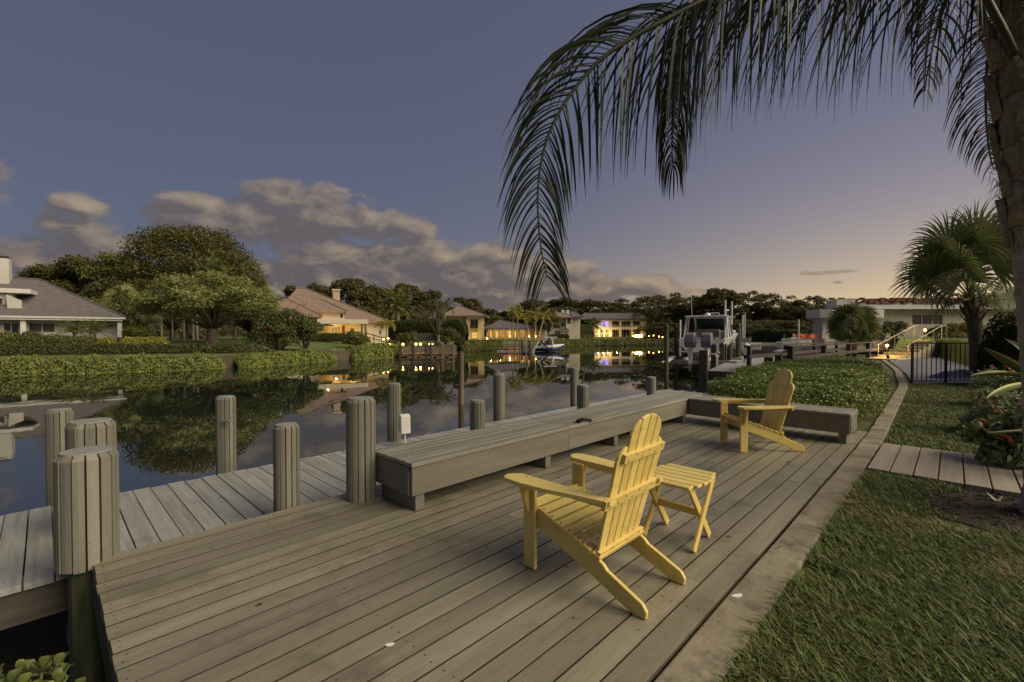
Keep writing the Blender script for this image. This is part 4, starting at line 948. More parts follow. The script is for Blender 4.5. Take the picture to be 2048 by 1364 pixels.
def point(loc, e, col=(1.0, .60, .20), r=.06):
    l = bpy.data.lights.new('lamp_light', 'POINT'); l.energy = e; l.color = col; l.shadow_soft_size = r; o = bpy.data.objects.new('lamp_light', l); o.location = loc; link(o); return o
m_dkmetal = M('dark_metal', (.035, .025, .016), (.06, .042, .028), scale=6, rough=.5, metal=.3)
def lamp(label, p, h, e, group=None, r=.06, em=None):
    t = thing('path_lamp', label, 'lamp', (p.x, p.y, p.z - h), 0, group)
    MB().tube([(0, 0, -.05), (0, 0, h - r)], max(.012, r * .25), 6).build('post', m_dkmetal, t)
    MB().lathe([(r * .3, -r), (r * .8, -r * .6), (r, 0), (r * .8, r * .6), (r * .2, r)], (0, 0, h), 10).build('lamp_head', em or m_lamp, t, smooth=True)
    MB().lathe([(r * 1.3, r * .9), (r * 1.2, r * 1.15), (.01, r * 1.7)], (0, 0, h), 10).build('lamp_hood', m_dkmetal, t)
    if e: o = point((0, 0, h - r * 1.6), e); o.parent = t
    return t
lamp('lit path lamp at the foot of the stone steps', P(1774, 691, 27.2), .65, 110, 'path lamps by the stone steps', .085)
lamp('lit path lamp at the top of the stone steps', P(1850, 660, 30.6), .55, 90, 'path lamps by the stone steps', .085)
lamp('small unlit path lamp at the bend of the concrete edge', P(1776, 714.5, 24.2), .28, 0, None, .07, m_dkmetal)
# metal picket fence
f0 = G(1824, 766.5, 0); f1 = G(1990, 765, 0); fl = f1 - f0; ft = thing('metal_fence', 'dark bronze metal picket fence across the end of the lawn', 'fence', f0, math.atan2(fl.y, fl.x)); L = 4.2
for x in (0, 1.085, 2.17, 3.26): MB().bb(x - .026, x + .026, -.026, .026, -.1, 1.20).build('post', m_dkmetal, ft, bevel=.004)
MB().bb(.027, L, -.02, .02, 1.175, 1.212).build('top_rail', m_dkmetal, ft, bevel=.003); MB().bb(.027, L, -.012, .012, .05, .08).build('bottom_rail', m_dkmetal, ft)
for k in range(27):
    x = .155 * (k + 1)
    if min(abs(x - q) for q in (0, 1.085, 2.17, 3.26)) > .03: MB().bb(x - .0085, x + .0085, -.0085, .0085, .081, 1.174).build('picket', m_dkmetal, ft)
mb = MB(); c0_ = G(1945, 762, 0)
vs = []; rr = random.Random(2)
for i in range(9):
    for j in range(6): vs.append((i * .22 - .5, j * .2, (.28 * math.sin(math.pi * i / 8) * math.sin(math.pi * j / 5) + rr.uniform(0, .05)) * (1 if 0 < i < 8 and 0 < j < 5 else 0) + .014))
mb.add(vs, [(i * 6 + j, i * 6 + j + 1, i * 6 + j + 7, i * 6 + j + 6) for i in range(8) for j in range(5)])
tag(mb.build('tarpaulin', M('blue_tarp', (.012, .018, .05), (.05, .06, .11), scale=3, rough=.4), None, loc=(c0_.x, c0_.y + .25, 0)), 'crumpled dark blue tarpaulin lying behind the metal fence', 'tarpaulin')
# white brick house
m_wbrick, bnt, bout = new_mat('white_brick')
bt = bnt.nodes.new('ShaderNodeTexBrick'); bt.inputs['Scale'].default_value = 5; bt.inputs['Color1'].default_value = (.60, .55, .44, 1); bt.inputs['Color2'].default_value = (.50, .46, .37, 1); bt.inputs['Mortar'].default_value = (.40, .37, .30, 1)
bt.inputs['Mortar Size'].default_value = .03; tcb = bnt.nodes.new('ShaderNodeTexCoord'); mpb = bnt.nodes.new('ShaderNodeMapping'); mpb.inputs['Rotation'].default_value = (R(90), 0, 0); bnt.links.new(tcb.outputs['Object'], mpb.inputs[0]); bnt.links.new(mpb.outputs[0], bt.inputs[0])
bb_ = bnt.nodes.new('ShaderNodeBsdfPrincipled'); bb_.inputs['Roughness'].default_value = .9; bnt.links.new(bt.outputs[0], bb_.inputs['Base Color']); bnt.links.new(bb_.outputs[0], bout.inputs[0])
m_white = M('white_stucco', (.42, .39, .34), (.50, .47, .42), scale=.8, rough=.85, bump=.15, bscale=30)
m_trim = M('white_trim', (.50, .48, .43), (.58, .56, .5), scale=2, rough=.6)
m_roofgrey = M('grey_underlay', (.20, .19, .175), (.29, .275, .25), scale=2, rough=.9)
m_redtile = M('red_tile', (.12, .055, .03), (.19, .085, .05), scale=6, rough=.85, island=.2)
def xw(px, Y): return P(px, 668, Y).x
HY = 36.0; hr = thing('brick_house', 'single storey white brick house with rows of red roof tiles stacked on its roof', 'house', (xw(1900, HY), HY, HZ))
def hx(px, Y=HY): return xw(px, Y) - hr.location.x
ZW = 3.38 - HZ
def wall_with(parent, mat, x0, x1, z0, z1, y0, y1, holes, name='wall'):
    """A wall box x0..x1 with rectangular openings (hx0, hx1, hz0, hz1), built of butted blocks."""
    mb = MB(); xs = sorted(holes); cur = x0
    for a, b_, c, d in xs:
        mb.bb(cur, a, y0, y1, z0, z1)
        if c > z0 + .001: mb.bb(a, b_, y0, y1, z0, c)
        if d < z1 - .001: mb.bb(a, b_, y0, y1, d, z1)
        cur = b_
    mb.bb(cur, x1, y0, y1, z0, z1); return mb.build(name, mat, parent)
def window(parent, x0, x1, z0, z1, y, pane, bars=(0, 0), name='window', frame=.06, fm=None, deep=.06):
    """Frame with a glass pane and glazing bars; y is the outer wall face (facing -y)."""
    mb = MB(); f = frame
    mb.bb(x0, x1, y + .02, y + .02 + deep, z0, z0 + f); mb.bb(x0, x1, y + .02, y + .02 + deep, z1 - f, z1); mb.bb(x0, x0 + f, y + .02, y + .02 + deep, z0 + f, z1 - f); mb.bb(x1 - f, x1, y + .02, y + .02 + deep, z0 + f, z1 - f)
    for k in range(bars[0]): x = x0 + (x1 - x0) * (k + 1) / (bars[0] + 1); mb.bb(x - f * .4, x + f * .4, y + .03, y + .07, z0 + f, z1 - f)
    for k in range(bars[1]): z = z0 + (z1 - z0) * (k + 1) / (bars[1] + 1); mb.bb(x0 + f, x1 - f, y + .032, y + .068, z - f * .35, z + f * .35)
    w = mb.build(name, fm or m_trim, parent); MB().bb(x0 + f, x1 - f, y + .075, y + .085, z0 + f, z1 - f).build('pane', pane, w); return w
wz0, wz1 = P(1850, 650, HY).z - HZ, P(1850, 628, HY).z - HZ
wall_with(hr, m_wbrick, hx(1712), hx(2300), -.6, ZW, 0, .3, [(hx(1823), hx(1886), wz0, wz1), (hx(1928), hx(1943), wz0 + .1, wz1 + .05)])
window(hr, hx(1823), hx(1886), wz0, wz1, 0, m_dim, (2, 0)); window(hr, hx(1928), hx(1943), wz0 + .1, wz1 + .05, 0, m_glass)
MB().bb(hx(1700), hx(2300), -.75, -.62, ZW + .02, ZW + .30).build('fascia', m_trim, hr)
mb = MB(); zr = 4.25 - HZ; mb.add([(hx(1700), -.64, ZW + .30), (hx(2300), -.64, ZW + .30), (hx(2300), 7, zr + .55), (hx(1735, 43), 7, zr + .55)], [(0, 1, 2, 3)]); mb.add([(hx(1700), -.6, ZW + .02), (hx(2300), -.6, ZW + .02), (hx(2300), .4, ZW + .02), (hx(1700), .4, ZW + .02)], [(0, 1, 2, 3)])
mb.build('roof', m_roofgrey, hr)
mb = MB(); rr = random.Random(6)
for row in range(5):
    y = .3 + row * 1.15; z = ZW + .30 + (y + .64) / 7.64 * (zr + .55 - ZW - .30); x = hx(1735) + rr.uniform(0, .5)
    while x < hx(2290):
        if rr.random() < .9:
            for s in range(rr.choice((1, 2, 2))): mb.box((x, y + rr.uniform(-.05, .05), z + .09 + s * .10), (.36, .34, .085), (0, 0, rr.uniform(-.1, .1)))
        x += rr.uniform(.42, .5)
o = mb.build('roof_tile', m_redtile, hr); tag(o, kind='stuff')
# portico with curved slab and column
pr = thing('portico', 'white flat-roofed portico with a broad concrete column left of the brick house', 'portico', (xw(1645, 35), 35, HZ))
def px_(p_, Y=35): return xw(p_, Y) - pr.location.x
z0, z1 = P(1640, 637, 35).z - HZ, P(1640, 621, 35).z - HZ
pol = [(px_(1613), .1), (px_(1614), -.5), (px_(1622), -1.0), (px_(1640), -1.3), (px_(1740), -1.3), (px_(1740, 39), 4), (px_(1616, 39), 4)]
MB().prism(pol, z0, z1, lambda u, v, q: Vector((u, v, q))).build('canopy_slab', m_trim, pr, bevel=.03)
MB().bb(px_(1632), px_(1646), -.7, .3, -1.2, z0 - .003).build('column', m_white, pr, bevel=.02)
MB().bb(px_(1630, 36.2), px_(1664, 36.2), 1.2, 1.5, z0 - 1.0, z0 - .4).build('beam', m_white, pr)
MB().bb(px_(1652, 37), px_(1712, 37), 2.0, 2.3, -1.2, z0 - .003).build('wall', m_wbrick, pr)
MB().bb(px_(1673, 37.2), px_(1710, 37.2), 2.2, 3.5, z1 + .003, P(1690, 599, 37.2).z - HZ).build('chimney', m_white, pr, bevel=.02)
MB().bb(px_(1628), px_(1760), -1.2, 1.5, -1.0, -.05).build('plinth', m_white, pr)
m_orange = M('orange_mesh', (.40, .10, .035), (.52, .14, .05), scale=12, rough=.8)
p = P(1585, 677, 34); mb = MB(); vs = []
for i in range(17):
    x = i * .12 * 1.0; sag = .06 * math.sin(i * 1.7); vs += [(x, .05 * math.sin(i), 0), (x, .05 * math.sin(i), .34 + sag)]
mb.add(vs, [(2 * i, 2 * i + 2, 2 * i + 3, 2 * i + 1) for i in range(16)]); o = mb.build('safety_fence', m_orange, None, loc=(p.x, 34, p.z)); o.modifiers.new('s', 'SOLIDIFY').thickness = .02
tag(o, 'orange plastic safety fence in front of the portico column', 'fence')
# white picket fence on the terrace
p = P(1562, 692, 31); t = thing('white_fence', 'low white picket fence left of the drooping fan palm', 'fence', (p.x, 31, p.z - .1)); Lf = xw(1650, 31) - p.x
MB().bb(0, Lf, -.02, .02, .52, .58).build('top_rail', m_trim, t); MB().bb(0, Lf, -.02, .02, .1, .15).build('bottom_rail', m_trim, t)
for k in range(24): x = Lf * (k + .5) / 24; MB().bb(x - .02, x + .02, -.045, -.022, 0, .62).build('picket', m_trim, t)
# planting round the house
rr = random.Random(21); p = P(1706, 668, 29.5)
def rdirs(n, lo, hi, seed):
    r = random.Random(seed); return [(i * 2.399 + r.uniform(-.2, .2), lo + (hi - lo) * (i + .5) / n, r.uniform(.8, 1.2), r.uniform(.85, 1.1)) for i in range(n)]
fan_palm('fan_palm', 'shaggy low fan palm hiding the corner of the white brick house', (p.x, 29.5, .3), 1.75, rdirs(34, -.9, 1.35, 4), .85, 1.0, m_palmleaf, 4, nseg=22, trad=.2, droop=.5, skirt=False)
for k, (px, Y, rx, rz_, lb) in enumerate(((1790, 34.8, .95, 1.3, 'dark shrub behind the handrail of the stone steps'), (1765, 32.5, .8, 1.2, 'dark shrub between the low fan palm and the stone steps'), (1880, 34.6, .95, 1.05, 'shrub under the three-part window of the brick house'), (1918, 34.2, 1.0, 1.25, 'yellow green shrub under the small window of the brick house'), (1945, 34, .9, .95, 'low shrub at the foot of the brick wall beside the fan palm trunk'))):
    bush('shrub', lb, 'shrub', (xw(px, Y), Y, HZ - .1), rx, rz_, 1500, .17, [m_darkleaf, m_darkleaf, m_midleaf, m_yelleaf, m_midleaf][k], 'shrubs along the brick house', k)
t = thing('iron_fence', 'low black iron fence on the grass mound below the brick house', 'fence', (xw(1868, 30.5), 30.5, HZ)); Lf = xw(1965, 30.5) - xw(1868, 30.5)
MB().bb(0, Lf, -.015, .015, .42, .46).build('rail', m_dkmetal, t)
for k in range(30): x = Lf * (k + .5) / 30; MB().bb(x - .01, x + .01, -.01, .01, -.1, .42).build('picket', m_dkmetal, t)

# ================================================================ neighbour's dock, rail and boat lift
m_grey = M('dock_composite', (.24, .23, .22), (.32, .31, .30), scale=3, stretch=(6, 1, 1), rough=.8, bump=.2, island=.08)
m_dkwood = M('dark_timber', (.045, .036, .03), (.085, .07, .06), scale=3, stretch=(4, 4, 1), rough=.85, bump=.3, bscale=20)
NZ = -.05; na = G(1416, 741, NZ); nb_ = G(1546, 739, NZ); wv = nb_ - na; ang = R(31); ax1 = Vector((math.sin(ang), math.cos(ang), 0)); rz = math.atan2(ax1.y, ax1.x)
nd = thing('dock', 'neighbouring grey dock with dark timber posts beside the lifted boat', 'dock', na, rz)       # local +x runs away, -y to the right
ND_L = 15.0; ND_W = 2.2
mb = MB(); x = .0
while x < ND_L: mb.bb(x, x + .14, -ND_W, 0, -.04, random.uniform(-.002, .002)); x += .147
mb.build('planking', m_grey, nd, bevel=.004)
MB().bb(-.05, -.01, -ND_W - .02, .02, -.30, -.03).build('fascia', m_dkwood, nd); MB().bb(0, ND_L, .0, .04, -.30, -.045).build('side_beam', m_dkwood, nd); MB().bb(0, ND_L, -ND_W - .04, -ND_W, -.30, -.045).build('side_beam', m_dkwood, nd)
def dpost(x, y, h, w=.24, name='post', lab=True, cone=True):
    o = MB().bb(x - w / 2, x + w / 2, y - w / 2, y + w / 2, -2.2, h).build(name, m_dkwood, nd, bevel=.01)
    if cone: MB().add([(x - w * .55, y - w * .55, h + .002), (x + w * .55, y - w * .55, h + .002), (x + w * .55, y + w * .55, h + .002), (x - w * .55, y + w * .55, h + .002), (x, y, h + .13)], [(3, 2, 1, 0), (0, 1, 4), (1, 2, 4), (2, 3, 4), (3, 0, 4)]).build('cap', M('black_cap', (.015, .015, .015), rough=.5), o)
dpost(-.13, .16, .85, .32, cone=False); dpost(-.13, -ND_W - .0, .62, .30, cone=False); dpost(.15, -ND_W - .32, .70, .24, cone=False)
for x in (3.2, 6.4, 6.6 + 1.0): dpost(x, .18, .95)
for x in (9.4,): dpost(x, .18, 1.0)
for x, y in ((4, -ND_W - .18), (8.5, -ND_W - .18), (13, .2)): dpost(x, y, .25, .22, cone=False)
def ndw(x, y, z=0): return na + ax1 * x + Vector((-ax1.y, ax1.x, 0)) * y + Vector((0, 0, z))
m_wgrey = M('pale_plastic', (.50, .47, .42), (.58, .55, .5), scale=6, rough=.55)
def pedestal(label, pos, h, kind):
    t = thing('utility_pedestal', label, 'pedestal', pos, rz, 'pedestals on the neighbouring dock')
    if kind == 0:
        MB().lathe([(.17, 0), (.17, .06), (.125, .12), (.115, h * .7), (.14, h * .78), (.15, h * .9), (.05, h)], n=8).build('housing', m_wgrey, t)
        MB().box((-.1, 0, h * .8), (.06, .16, .12)).build('meter', m_dkmetal, t)
    else:
        MB().lathe([(.12, 0), (.13, .3), (.26, .42), (.29, .62), (.24, .8), (.15, .9), (.02, .92)], n=12).build('housing', m_wgrey, t, smooth=True)
    return t
pedestal('slim white power pedestal on the neighbouring dock', ndw(7.0, -.95), 1.05, 0); pedestal('round pale covered box on the far end of the neighbouring dock', ndw(10.5, -.75), .9, 1)
t = thing('dock_ladder', 'white tubular ladder hoop at the near edge of the neighbouring dock', 'ladder', ndw(1.9, .1), rz)
for s in (-.2, .2): MB().tube([(s, .12, -.9), (s, .12, .5), (s, .05, .62), (s, -.15, .62), (s, -.22, .5), (s, -.22, .0)], .022, 6).build('side_rail', m_wgrey, t)
for z in (-.6, -.3): MB().tube([(-.2, .12, z), (.2, .12, z)], .018, 6).build('rung', m_wgrey, t)
t = thing('dock_light', 'low glowing brass light on the right edge of the neighbouring dock', 'lamp', ndw(2.3, -ND_W + .25)); MB().lathe([(.07, 0), (.07, .12), (.16, .13), (.15, .19), (.03, .22)], n=12).build('housing', M('brass', (.30, .21, .07), rough=.4, metal=.6), t)
MB().lathe([(.075, .085), (.12, .12)], n=12).build('diffuser', EM('dock_glow', (1, .66, .2), 6), t); o = point((0, 0, .30), 14); o.parent = t
# gangway with railing from the dock to the shore
g0 = ndw(.4, -ND_W - .55, 0); g1 = G(1762, 712, .02); gv = g1 - g0; gl = Vector((gv.x, gv.y)).length
gw = thing('gangway', 'timber walkway with dark post and rail fence running from the dock to the shore', 'walkway', g0, math.atan2(gv.y, gv.x))
mb = MB(); x = 0
while x < gl: mb.bb(x, x + .14, 0, 1.3, -.05, random.uniform(-.002, .002)); x += .147
mb.build('planking', m_grey, gw); MB().bb(0, gl, -.05, -.002, -.26, .0).build('side_beam', m_dkwood, gw)
npst = 5
for k in range(npst):
    x = .15 + (gl - .3) * k / (npst - 1); MB().bb(x - .1, x + .1, -.25, -.052, -1.6, 1.0).build('post', m_dkwood, gw, bevel=.01)
    MB().bb(x - .08, x + .08, 1.32, 1.48, -1.6, .98).build('post', m_dkwood, gw, bevel=.01)
for z, h in ((1.002, .05), (.52, .14)):
    MB().bb(-.1, gl + .1, -.28 if z > 1 else -.30, -.02 if z > 1 else -.252, z, z + h).build('rail', m_dkwood, gw); MB().bb(-.1, gl + .1, 1.28, 1.52, z - .015, z + h - .015).build('rail', m_dkwood, gw)
o = point((gl * .35, .5, .25), 10); o.parent = gw; o = point((gl * .98, .1, .8), 12); o.parent = gw
# lift piles
m_gpile = M('green_piling', (.045, .052, .03), (.09, .095, .055), scale=3, stretch=(4, 4, .6), rough=.9, bump=.4)
def lpile(label, px, ytop, Y, r=.15, cone=True):
    p = P(px, ytop, Y); t = thing('lift_piling', label, 'piling', (p.x, Y, WATER), 0, 'dark pilings of the boat lift'); h = p.z - WATER
    MB().tube([(0, 0, -1), (0, 0, h)], r, 12).build('shaft', m_gpile, t, smooth=False)
    if cone: MB().lathe([(r * 1.12, h - .04), (r * 1.12, h + .02), (.01, h + .22)], n=12).build('cap', MATS['black_cap'], t)
    return t
lpile('dark lift piling at the near left corner of the boat lift', 1333, 655, 23.5, .11); lpile('dark lift piling left of the boat beyond the nearest one', 1352, 656, 28.5, .12)
lpile('green lift piling right of the boat, left one of two', 1460, 652, 27, .15); lpile('green lift piling right of the boat, right one of two', 1477, 652, 29.5, .15)
def wpole(label, px, y0, ytop, Y, r=.05):
    p = P(px, ytop, Y); q = P(px, y0, Y); t = tag(MB().tube([(0, 0, 0), (0, 0, p.z - q.z)], r, 8).build('guide_pole', m_trim, None, loc=q), label, 'pole', 'white guide poles of the boat lifts')
wpole('white guide pole left of the boat', 1360, 712, 640, 25, .055); wpole('tall white guide pole just right of the hardtop', 1450, 700, 600, 26.2, .06); wpole('tall white guide pole behind the green lift piling', 1463, 690, 603, 29, .055)
wpole('slim white pole right of the boat, left one of a pair', 1485, 690, 630, 33, .05); wpole('slim white pole right of the boat, right one of a pair', 1489, 690, 627, 34, .05)
wpole('lone white pole standing before the orange fence', 1597, 690, 639, 30, .05)
lb_ = thing('boat_lift', 'aluminium cradle of the boat lift under the hull', 'boat lift', P(1398, 724, 25), rz)
MB().bb(-.4, -.2, -1.9, 1.7, -.12, .12).build('beam', M('lift_beam', (.22, .19, .16), (.3, .27, .23), scale=4, rough=.7), lb_, bevel=.01); MB().bb(3.2, 3.4, -1.9, 1.7, -.12, .12).build('beam', MATS['lift_beam'], lb_, bevel=.01)
for s in (-.55, .55): MB().bb(-1.0, 5, s - .08, s + .08, .121, .26).build('bunk', m_trim, lb_, bevel=.01)
MB().box((-1.1, 1.35, .16), (2.4, .3, .05), (0, -.10, 0)).build('walkboard', m_trim, lb_, bevel=.01)
# the boat
m_gel = M('gelcoat', (.66, .64, .63), (.72, .70, .69), scale=.6, rough=.22, spec=.5, coat=.3)
m_gelgrey = M('grey_gel', (.12, .12, .135), (.16, .16, .175), scale=2, rough=.35); m_cush = M('boat_cushion', (.17, .145, .125), (.22, .19, .165), scale=3, rough=.8)
m_tint = M('tinted_screen', (.05, .065, .06), rough=.08, spec=.6)
bo = thing('motor_boat', 'white motor boat with twin grey outboards and hardtop raised on a lift', 'boat', P(1402, 716, 25.4), rz - R(1.5))
secs = [(0, 1.22, .62, .0, 1.05), (1.5, 1.30, .66, -.02, 1.1), (3.5, 1.34, .66, -.02, 1.2), (5.5, 1.26, .55, .03, 1.38), (7.2, .95, .32, .20, 1.56), (8.3, .50, .12, .55, 1.70), (9.0, .04, .02, 1.15, 1.80)]
NB = 9
def hullsec(x, B, bc, kz, gz):
    r = [(0, kz)]; cz = kz + (gz - kz) * .38
    r += [(bc * .55, kz + (cz - kz) * .45), (bc, cz), (bc + (B - bc) * .35, cz + .03), (bc + (B - bc) * .75, cz + (gz - cz) * .45), (B, gz - .06), (B + .03, gz), (B - .10, gz + .03), (B - .22, gz + .02)]
    return [(x, y, z) for y, z in r]
mb = MB()
for s in (1, -1):
    vs = []
    for q in secs: vs += [(x + (.18 * (z - .1) if x < .1 else 0) * -0, y * s, z) for x, y, z in hullsec(*q)]
    mb.add(vs, [(i * NB + k, (i + 1) * NB + k, (i + 1) * NB + k + 1, i * NB + k + 1) for i in range(len(secs) - 1) for k in range(NB - 1)])
tr = hullsec(*secs[0]); trp = [(x, y, z) for x, y, z in tr[:7]] + [(x, -y, z) for x, y, z in reversed(tr[1:7])]
mb.add(trp, [tuple(range(len(trp)))]); mb.build('hull', m_gel, bo, smooth=False)
mb = MB(); vs = []
for x, B, bc, kz, gz in secs[:-1]: vs += [(x + .02, B - .21, gz - .0 if x > 4 else .55), (x + .02, -(B - .21), gz - .0 if x > 4 else .55)]
mb.add(vs, [(2 * i, 2 * i + 2, 2 * i + 3, 2 * i + 1) for i in range(len(secs) - 2)]); mb.bb(.25, .34, -1.0, 1.0, .5, .98); mb.build('deck', m_gel, bo)
MB().bb(.42, .95, -.75, .70, .56, 1.14).build('rear_seat', m_cush, bo, bevel=.06); MB().bb(1.7, 2.3, -.72, .72, .56, 1.0).build('seat_base', m_gel, bo, bevel=.03); MB().bb(1.72, 1.92, -.72, .72, 1.0, 1.62).build('seat_back', m_cush, bo, bevel=.06)
mb = MB(); mb.prism([(3.0, .55), (4.6, .55), (5.2, 1.45), (4.4, 1.55), (3.2, 1.5)], -.85, .85, lambda u, v, q: Vector((u, q, v))); mb.build('console', m_gelgrey, bo, bevel=.05)
mb = MB(); mb.prism([(4.3, 1.56), (4.34, 1.56), (3.62, 2.28), (3.58, 2.28)], -.92, .92, lambda u, v, q: Vector((u, q, v))); mb.build('windscreen', m_tint, bo)
mb = MB(); mb.prism([(-1.2, 0), (-1.05, .07), (1.05, .07), (1.2, 0), (1.1, -.03), (-1.1, -.03)], 1.3, 4.2, lambda u, v, q: Vector((q, u, 2.36 + v))); mb.build('hardtop', m_gel, bo, bevel=.03)
for s in (-1, 1):
    MB().tube([(1.3, s * 1.20, 1.1), (1.6, s * 1.08, 2.34)], .055, 8).build('strut', m_gel, bo); MB().tube([(2.3, s * 1.22, 1.12), (2.2, s * 1.08, 2.34)], .04, 8).build('strut', m_gel, bo); MB().tube([(4.3, s * 1.08, 1.3), (3.7, s * 1.0, 2.34)], .05, 8).build('strut', m_gel, bo)
MB().tube([(1.5, -.7, 2.44), (1.5, -.7, 2.56), (1.5, -.2, 2.56)], .03, 6).build('rod_holder', m_gel, bo); MB().lathe([(.16, 2.43), (.17, 2.5), (.13, 2.6), (.02, 2.63)], (2.6, .1, 0), 12).build('radar_dome', m_gel, bo, smooth=True); MB().tube([(1.9, .85, 2.42), (1.7, .9, 4.0)], .012, 5).build('antenna', m_trim, bo)
MB().bb(-.55, .0, -1.05, 1.05, .30, .38).build('swim_platform', m_gel, bo, bevel=.03)
for yy in (-.42, .42):
    en = MB().prism([(-.18, 0), (-.05, -.04), (.30, 0), (.40, .30), (.33, .68), (.10, .82), (-.20, .76), (-.33, .40)], -.27, .27, lambda u, v, q, yy=yy: Vector((-.75 - u * 1.0 + .05, yy + q, .62 + v))).build('outboard', m_gelgrey, bo, bevel=.07, seg=3)
    MB().prism([(-.16, .64), (.18, .64), (.14, -.1), (.22, -.28), (.20, -.34), (-.10, -.34), (-.12, 0)], -.11, .11, lambda u, v, q, yy=yy: Vector((-.78 - u, yy + q, v))).build('midsection', m_wgrey, en, bevel=.03)
    MB().prism([(-.24, -.34), (.24, -.34), (.10, -.72), (-.02, -.72), (-.12, -.50)], -.03, .03, lambda u, v, q, yy=yy: Vector((-.80 - u, yy + q, v))).build('skeg', m_wgrey, en); mb = MB(); mb.tube([(-.72, yy, -.46), (-1.16, yy, -.46)], [.03, .075], 10)
    for k in range(3): q = k * 2.094; mb.box((-1.13, yy + .13 * math.cos(q), -.46 + .13 * math.sin(q)), (.02, .2, .11), (q, 0, .4))
    mb.build('propeller', M('steel', (.45, .45, .45), rough=.3, metal=.9), en)
# shore edge beyond the dock: small craft and low lawn
def skiff(label, px, y, Y, L, mat, yaw):
    p = P(px, y, Y); t = thing('small_boat', label, 'boat', (p.x, Y, p.z), yaw, 'small craft behind the gangway'); mb = MB(); ss = [(0, .45, 0, .45), (.4, .62, -.02, .48), (.75, .5, .03, .55), (1, .03, .3, .66)]; vs = []
    for x, B, kz, gz in ss: vs += [(x * L, 0, kz), (x * L, B * .7, kz + .12), (x * L, B, gz), (x * L, B - .08, gz + .01), (x * L, 0, gz - .08 if x < 1 else gz)]
    for s in (1, -1): mb.add([(v[0], v[1] * s, v[2]) for v in vs], [(i * 5 + k, (i + 1) * 5 + k, (i + 1) * 5 + k + 1, i * 5 + k + 1) for i in range(3) for k in range(4)])
    mb.add([(0, 0, 0), (0, .315, .12), (0, .45, .45), (0, -.45, .45), (0, -.315, .12)], [(0, 1, 2, 3, 4)]); mb.build('hull', mat, t); MB().bb(L * .25, L * .55, -.22, .22, .42, .80).build('seat', m_gelgrey, t, bevel=.06)
    MB().tube([(L * .62, -.35, .78), (L * .6, 0, .88), (L * .62, .35, .78)], .03, 6).build('handlebar', m_dkmetal, t); return t
skiff('white personal watercraft behind the gangway near the round box', 1522, 700, 31, 2.6, m_gel, 2.6); skiff('pale small boat behind the gangway near the white fence', 1560, 697, 33, 3.0, m_wgrey, .3)
p = ndw(.75, -ND_W - .42); t = thing('fish_cleaning_stand', 'pale round-topped stand leaning against the right dock post', 'stand', p, rz); MB().lathe([(.03, .75), (.30, .80), (.24, .86), (.05, .90)], n=14).build('tray', m_wgrey, t); MB().tube([(0, 0, -.9), (0, 0, .76)], .03, 8).build('post', m_wgrey, t); MB().tube([(0, 0, .86), (.05, -.1, 1.5)], .012, 6).build('tap', m_wgrey, t)
# ================================================================ the far side of the canal: hedges along the shore
def shore_pts(pxs, off): 
    out = []
    for x, y in pxs: p = G(x, y, WATER); out.append((p.x + off * .25, p.y + off))
    return out
def hw(px, Y): return (xw(px, Y), Y)
hedge('hedge', 'bright green ground cover spilling over the far bank on the left', 'hedge', [(-46, 24.0)] + shore_pts(((-120, 756), (0, 752), (200, 745), (330, 741), (425, 737)), .9), 2.3, [1.0, 1.02, 1.0, .98, .95, .9], 42000, .125, m_cover, z0=-1.0, group=None, pw=.55, bump=.3, under=.15)
hedge('hedge', 'bright green ground cover on the far bank below the red flowering bush', 'hedge', shore_pts(((446, 736.5), (520, 732), (590, 726), (648, 722.5)), .9), 2.3, [.9, .95, .95, .85], 20000, .13, m_cover, z0=-1.0, pw=.55, bump=.3, under=.15)
hedge('hedge', 'mid green shoreline hedge left of the lamp-lit timber dock', 'hedge', shore_pts(((682, 720), (730, 717.5), (785, 714)), 1.0), 2.4, [1.2, 1.35, 1.3], 9000, .19, m_cover, z0=-1.0, pw=.5, bump=.2, under=.1)
hedge('hedge', 'long low dark hedge with reddish tips behind the bright ground cover', 'hedge', [hw(-160, 31.5), hw(0, 32), hw(250, 34.5), hw(480, 37), hw(520, 39)], 1.3, [.85, .85, .8, .72, .6], 15000, .15, m_darkleaf, z0=FARZ, pw=.35, bump=.1)
hedge('hedge', 'taller soft green hedge in front of the grey-roofed house', 'hedge', [hw(-160, 36), hw(0, 36.2), hw(120, 36.8), hw(196, 37.2)], 1.4, 1.42, 9000, .16, m_midleaf, z0=FARZ, pw=.4, bump=.1)
hedge('hedge', 'small clipped yellow green hedge block in front of the grey-roofed house', 'hedge', [hw(197, 36.6), hw(212, 36.7), hw(229, 36.8)], 1.1, 1.25, 2200, .15, m_yelleaf, z0=FARZ, pw=.25, bump=.06)
hedge('hedge', 'clipped yellow green hedge right of the grey-roofed house', 'hedge', [hw(238, 37.6), hw(290, 38.5), hw(340, 39.2)], 1.2, [1.3, 1.28, 1.2], 5000, .15, m_yelleaf, z0=FARZ, pw=.3, bump=.08)
hedge('hedge', 'tall rounded dark green hedge behind the right end of the grey-roofed house', 'hedge', [hw(120, 58), hw(170, 57), hw(240, 54.5), hw(276, 52)], 3.4, [5.6, 5.4, 4.4, 3.4], 16000, .26, m_hedge, z0=.5, pw=.45, bump=.07)
hedge('hedge', 'tall clipped dark hedge wall behind the lamp-lit timber dock', 'hedge', [hw(782, 66), hw(860, 64.5), hw(934, 63)], 1.8, [2.85, 2.9, 3.0], 12000, .22, m_darkleaf, z0=.5, pw=.16, bump=.04)
hedge('hedge', 'tall clipped hedge beside the white two storey house', 'hedge', [hw(1142, 104), hw(1162, 104), hw(1184, 105)], 2.2, 3.2, 4500, .30, m_darkleaf, z0=.4, pw=.2, bump=.05)
